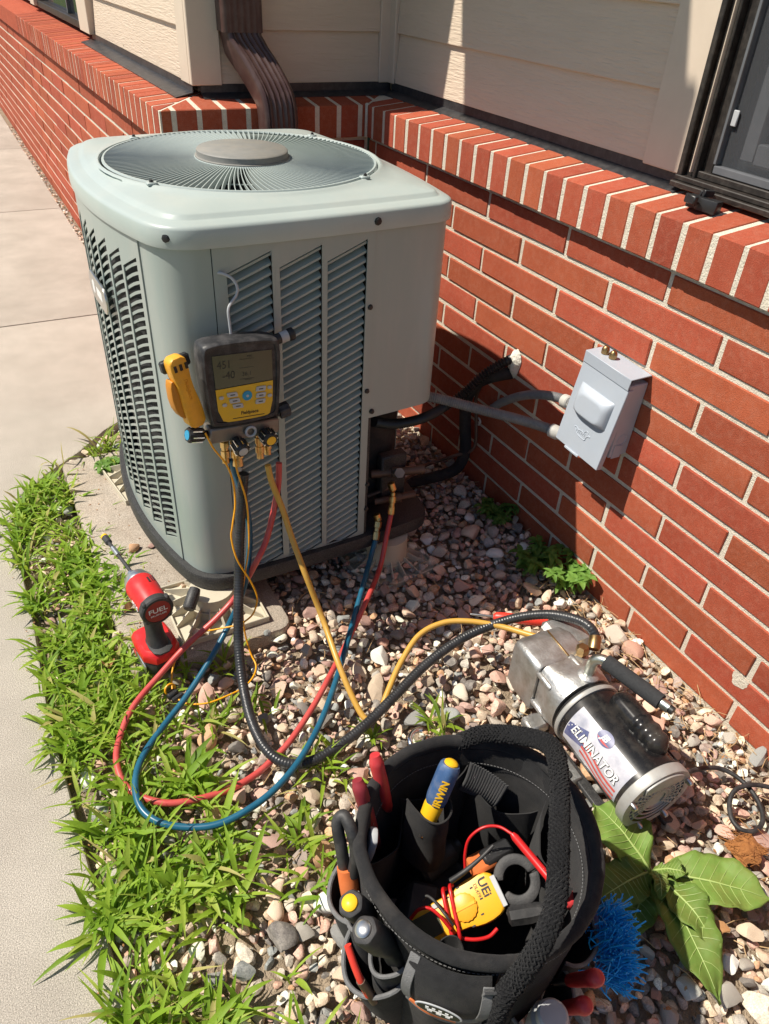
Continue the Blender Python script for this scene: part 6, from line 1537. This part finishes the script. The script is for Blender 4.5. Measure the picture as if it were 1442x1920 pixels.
# curled dry bits: rust coloured fibre clump, dead leaves, straw
def fibre():
    mb = MB(); c = Vector((-0.2146,-1.4434,0.0220)); r = random.Random(8)
    mb.grid(lambda u, v: (0.030*(u-.5)*2*(1+.2*vnoise(u*3, v*3, 5)), 0.024*(v-.5)*2*(1+.3*vnoise(u*3, v*4, 9)), .012*max(0, 1-(2*u-1)**2)*max(0, 1-(2*v-1)**2)+.003*vnoise(u*9, v*9, 1)), 24, 24)
    for _ in range(120):
        p = Vector((r.gauss(0, .017), r.gauss(0, .014), r.uniform(.002, .010))); a = r.gauss(2.4, .5); q = p+Vector((math.cos(a), math.sin(a), r.uniform(-.1, .3)))*r.uniform(.008, .02)
        mb.tube([p, q], .0005, 3, raw=True)
    return tag(mb.build('rusty_fibre_clump', 'rust_fibre', None, M=T(tuple(c))), 'rust brown flat fibre clump on the gravel near the curled cord', 'debris')
fibre()
sm = MB(); r = random.Random(21)
for _ in range(420):
    x = r.uniform(-.95, -.02); y = r.uniform(-1.7, -.1)
    if x < -.15 and r.random() < .55: x = r.uniform(-.12, -.01)
    a = r.uniform(0, 6.283); l = r.uniform(.015, .055); z = r.uniform(.0, .016); p = Vector((x, y, z)); q = p+Vector((math.cos(a)*l, math.sin(a)*l, r.uniform(-.006, .008))); m_ = p.lerp(q, .5)+Vector((r.gauss(0, .003), r.gauss(0, .003), .003))
    sm.tube([p, m_, q], r.uniform(.0005, .0010), 4, raw=True)
tag(sm.build('dry_straw', 'straw', None), 'dry straw and twigs scattered between the stones', 'straw', kind='stuff')
for i, (u_, lab, z_) in enumerate((((-1.0533,-0.3970,0.0200), 'curled brown dead leaf in the grass left of the driver', 0), ((-1.1189,-0.5537,0.0200), 'brown dead leaf at the foot of the driver battery in grass', 0), ((-0.3500,-1.5278,0.0200), 'flat tan dead leaf between the broad leaves', 0))):
    mb, _ = leaf_sheet(.045, .028, .5, .6, .05, .8, 8, 6, i); tag(mb.build('dead_leaf', 'dead_leaf', None, ang=180, M=T(u_, (10*i, 15, 70*i+20))), lab, 'dead leaf', 'dead leaves')
lt_ = MB(); r = random.Random(77)
for _ in range(520):                                   # crumbled dry leaf bits in the gaps, on the pad and along the walk edge
    k = r.random()
    if k < .45: x, y, z = r.uniform(-.9, -.01), r.uniform(-1.65, -.3), r.uniform(.002, .014)
    elif k < .70: x, y, z = r.uniform(-.16, -.005), r.uniform(-1.7, .3), r.uniform(0, .012)
    elif k < .85: x, y, z = r.uniform(-1.07, -.93), r.uniform(-.58, .25), .0195
    else: x, y, z = -1.245+r.gauss(0, .02), r.uniform(-1.6, .1), .003
    s_ = r.uniform(.002, .0055)*(1 if k < .70 else .6); M = T((x, y, z), (r.gauss(0, 25), r.gauss(0, 25), r.uniform(0, 360)))
    lt_.add([(-s_, -s_*.4, 0), (0, -s_*.6, s_*.3), (s_*1.1, 0, .0), (.2*s_, s_*.6, s_*.35), (-s_*.8, s_*.4, s_*.1)], [(0, 1, 3, 4), (1, 2, 3)], M)
tag(lt_.build('leaf_litter', 'dead_leaf', None, ang=180), 'crumbled dry leaf bits between the stones and on the pad', 'leaf litter', kind='stuff')
# two loose stones and a chip on the pad
for u_, s_, lab in (((-0.9829,-0.1794,0.0180), .014, 'round tan stone on the pad under the driver bit'), ((-0.9394,-0.1923,0.0180), .009, 'small tan stone on the pad beside the base pan'), ((-0.9168,-0.3774,0.0180), .012, 'tan stone on the pad between driver and riser')):
    o = obj('stone', PME[int(s_*1000) % 18], None, T((u_[0], u_[1], .018+s_*.5), (10, 5, 40), (s_*1.2, s_, s_*.75))); tag(o, lab, 'stone', 'loose stones on the pad')
print('objects', len(bpy.data.objects), 'tris', sum(len(o.data.loop_triangles) if hasattr(o.data,'loop_triangles') else 0 for o in bpy.data.objects if o.type=='MESH'), 'stones', len(stones))
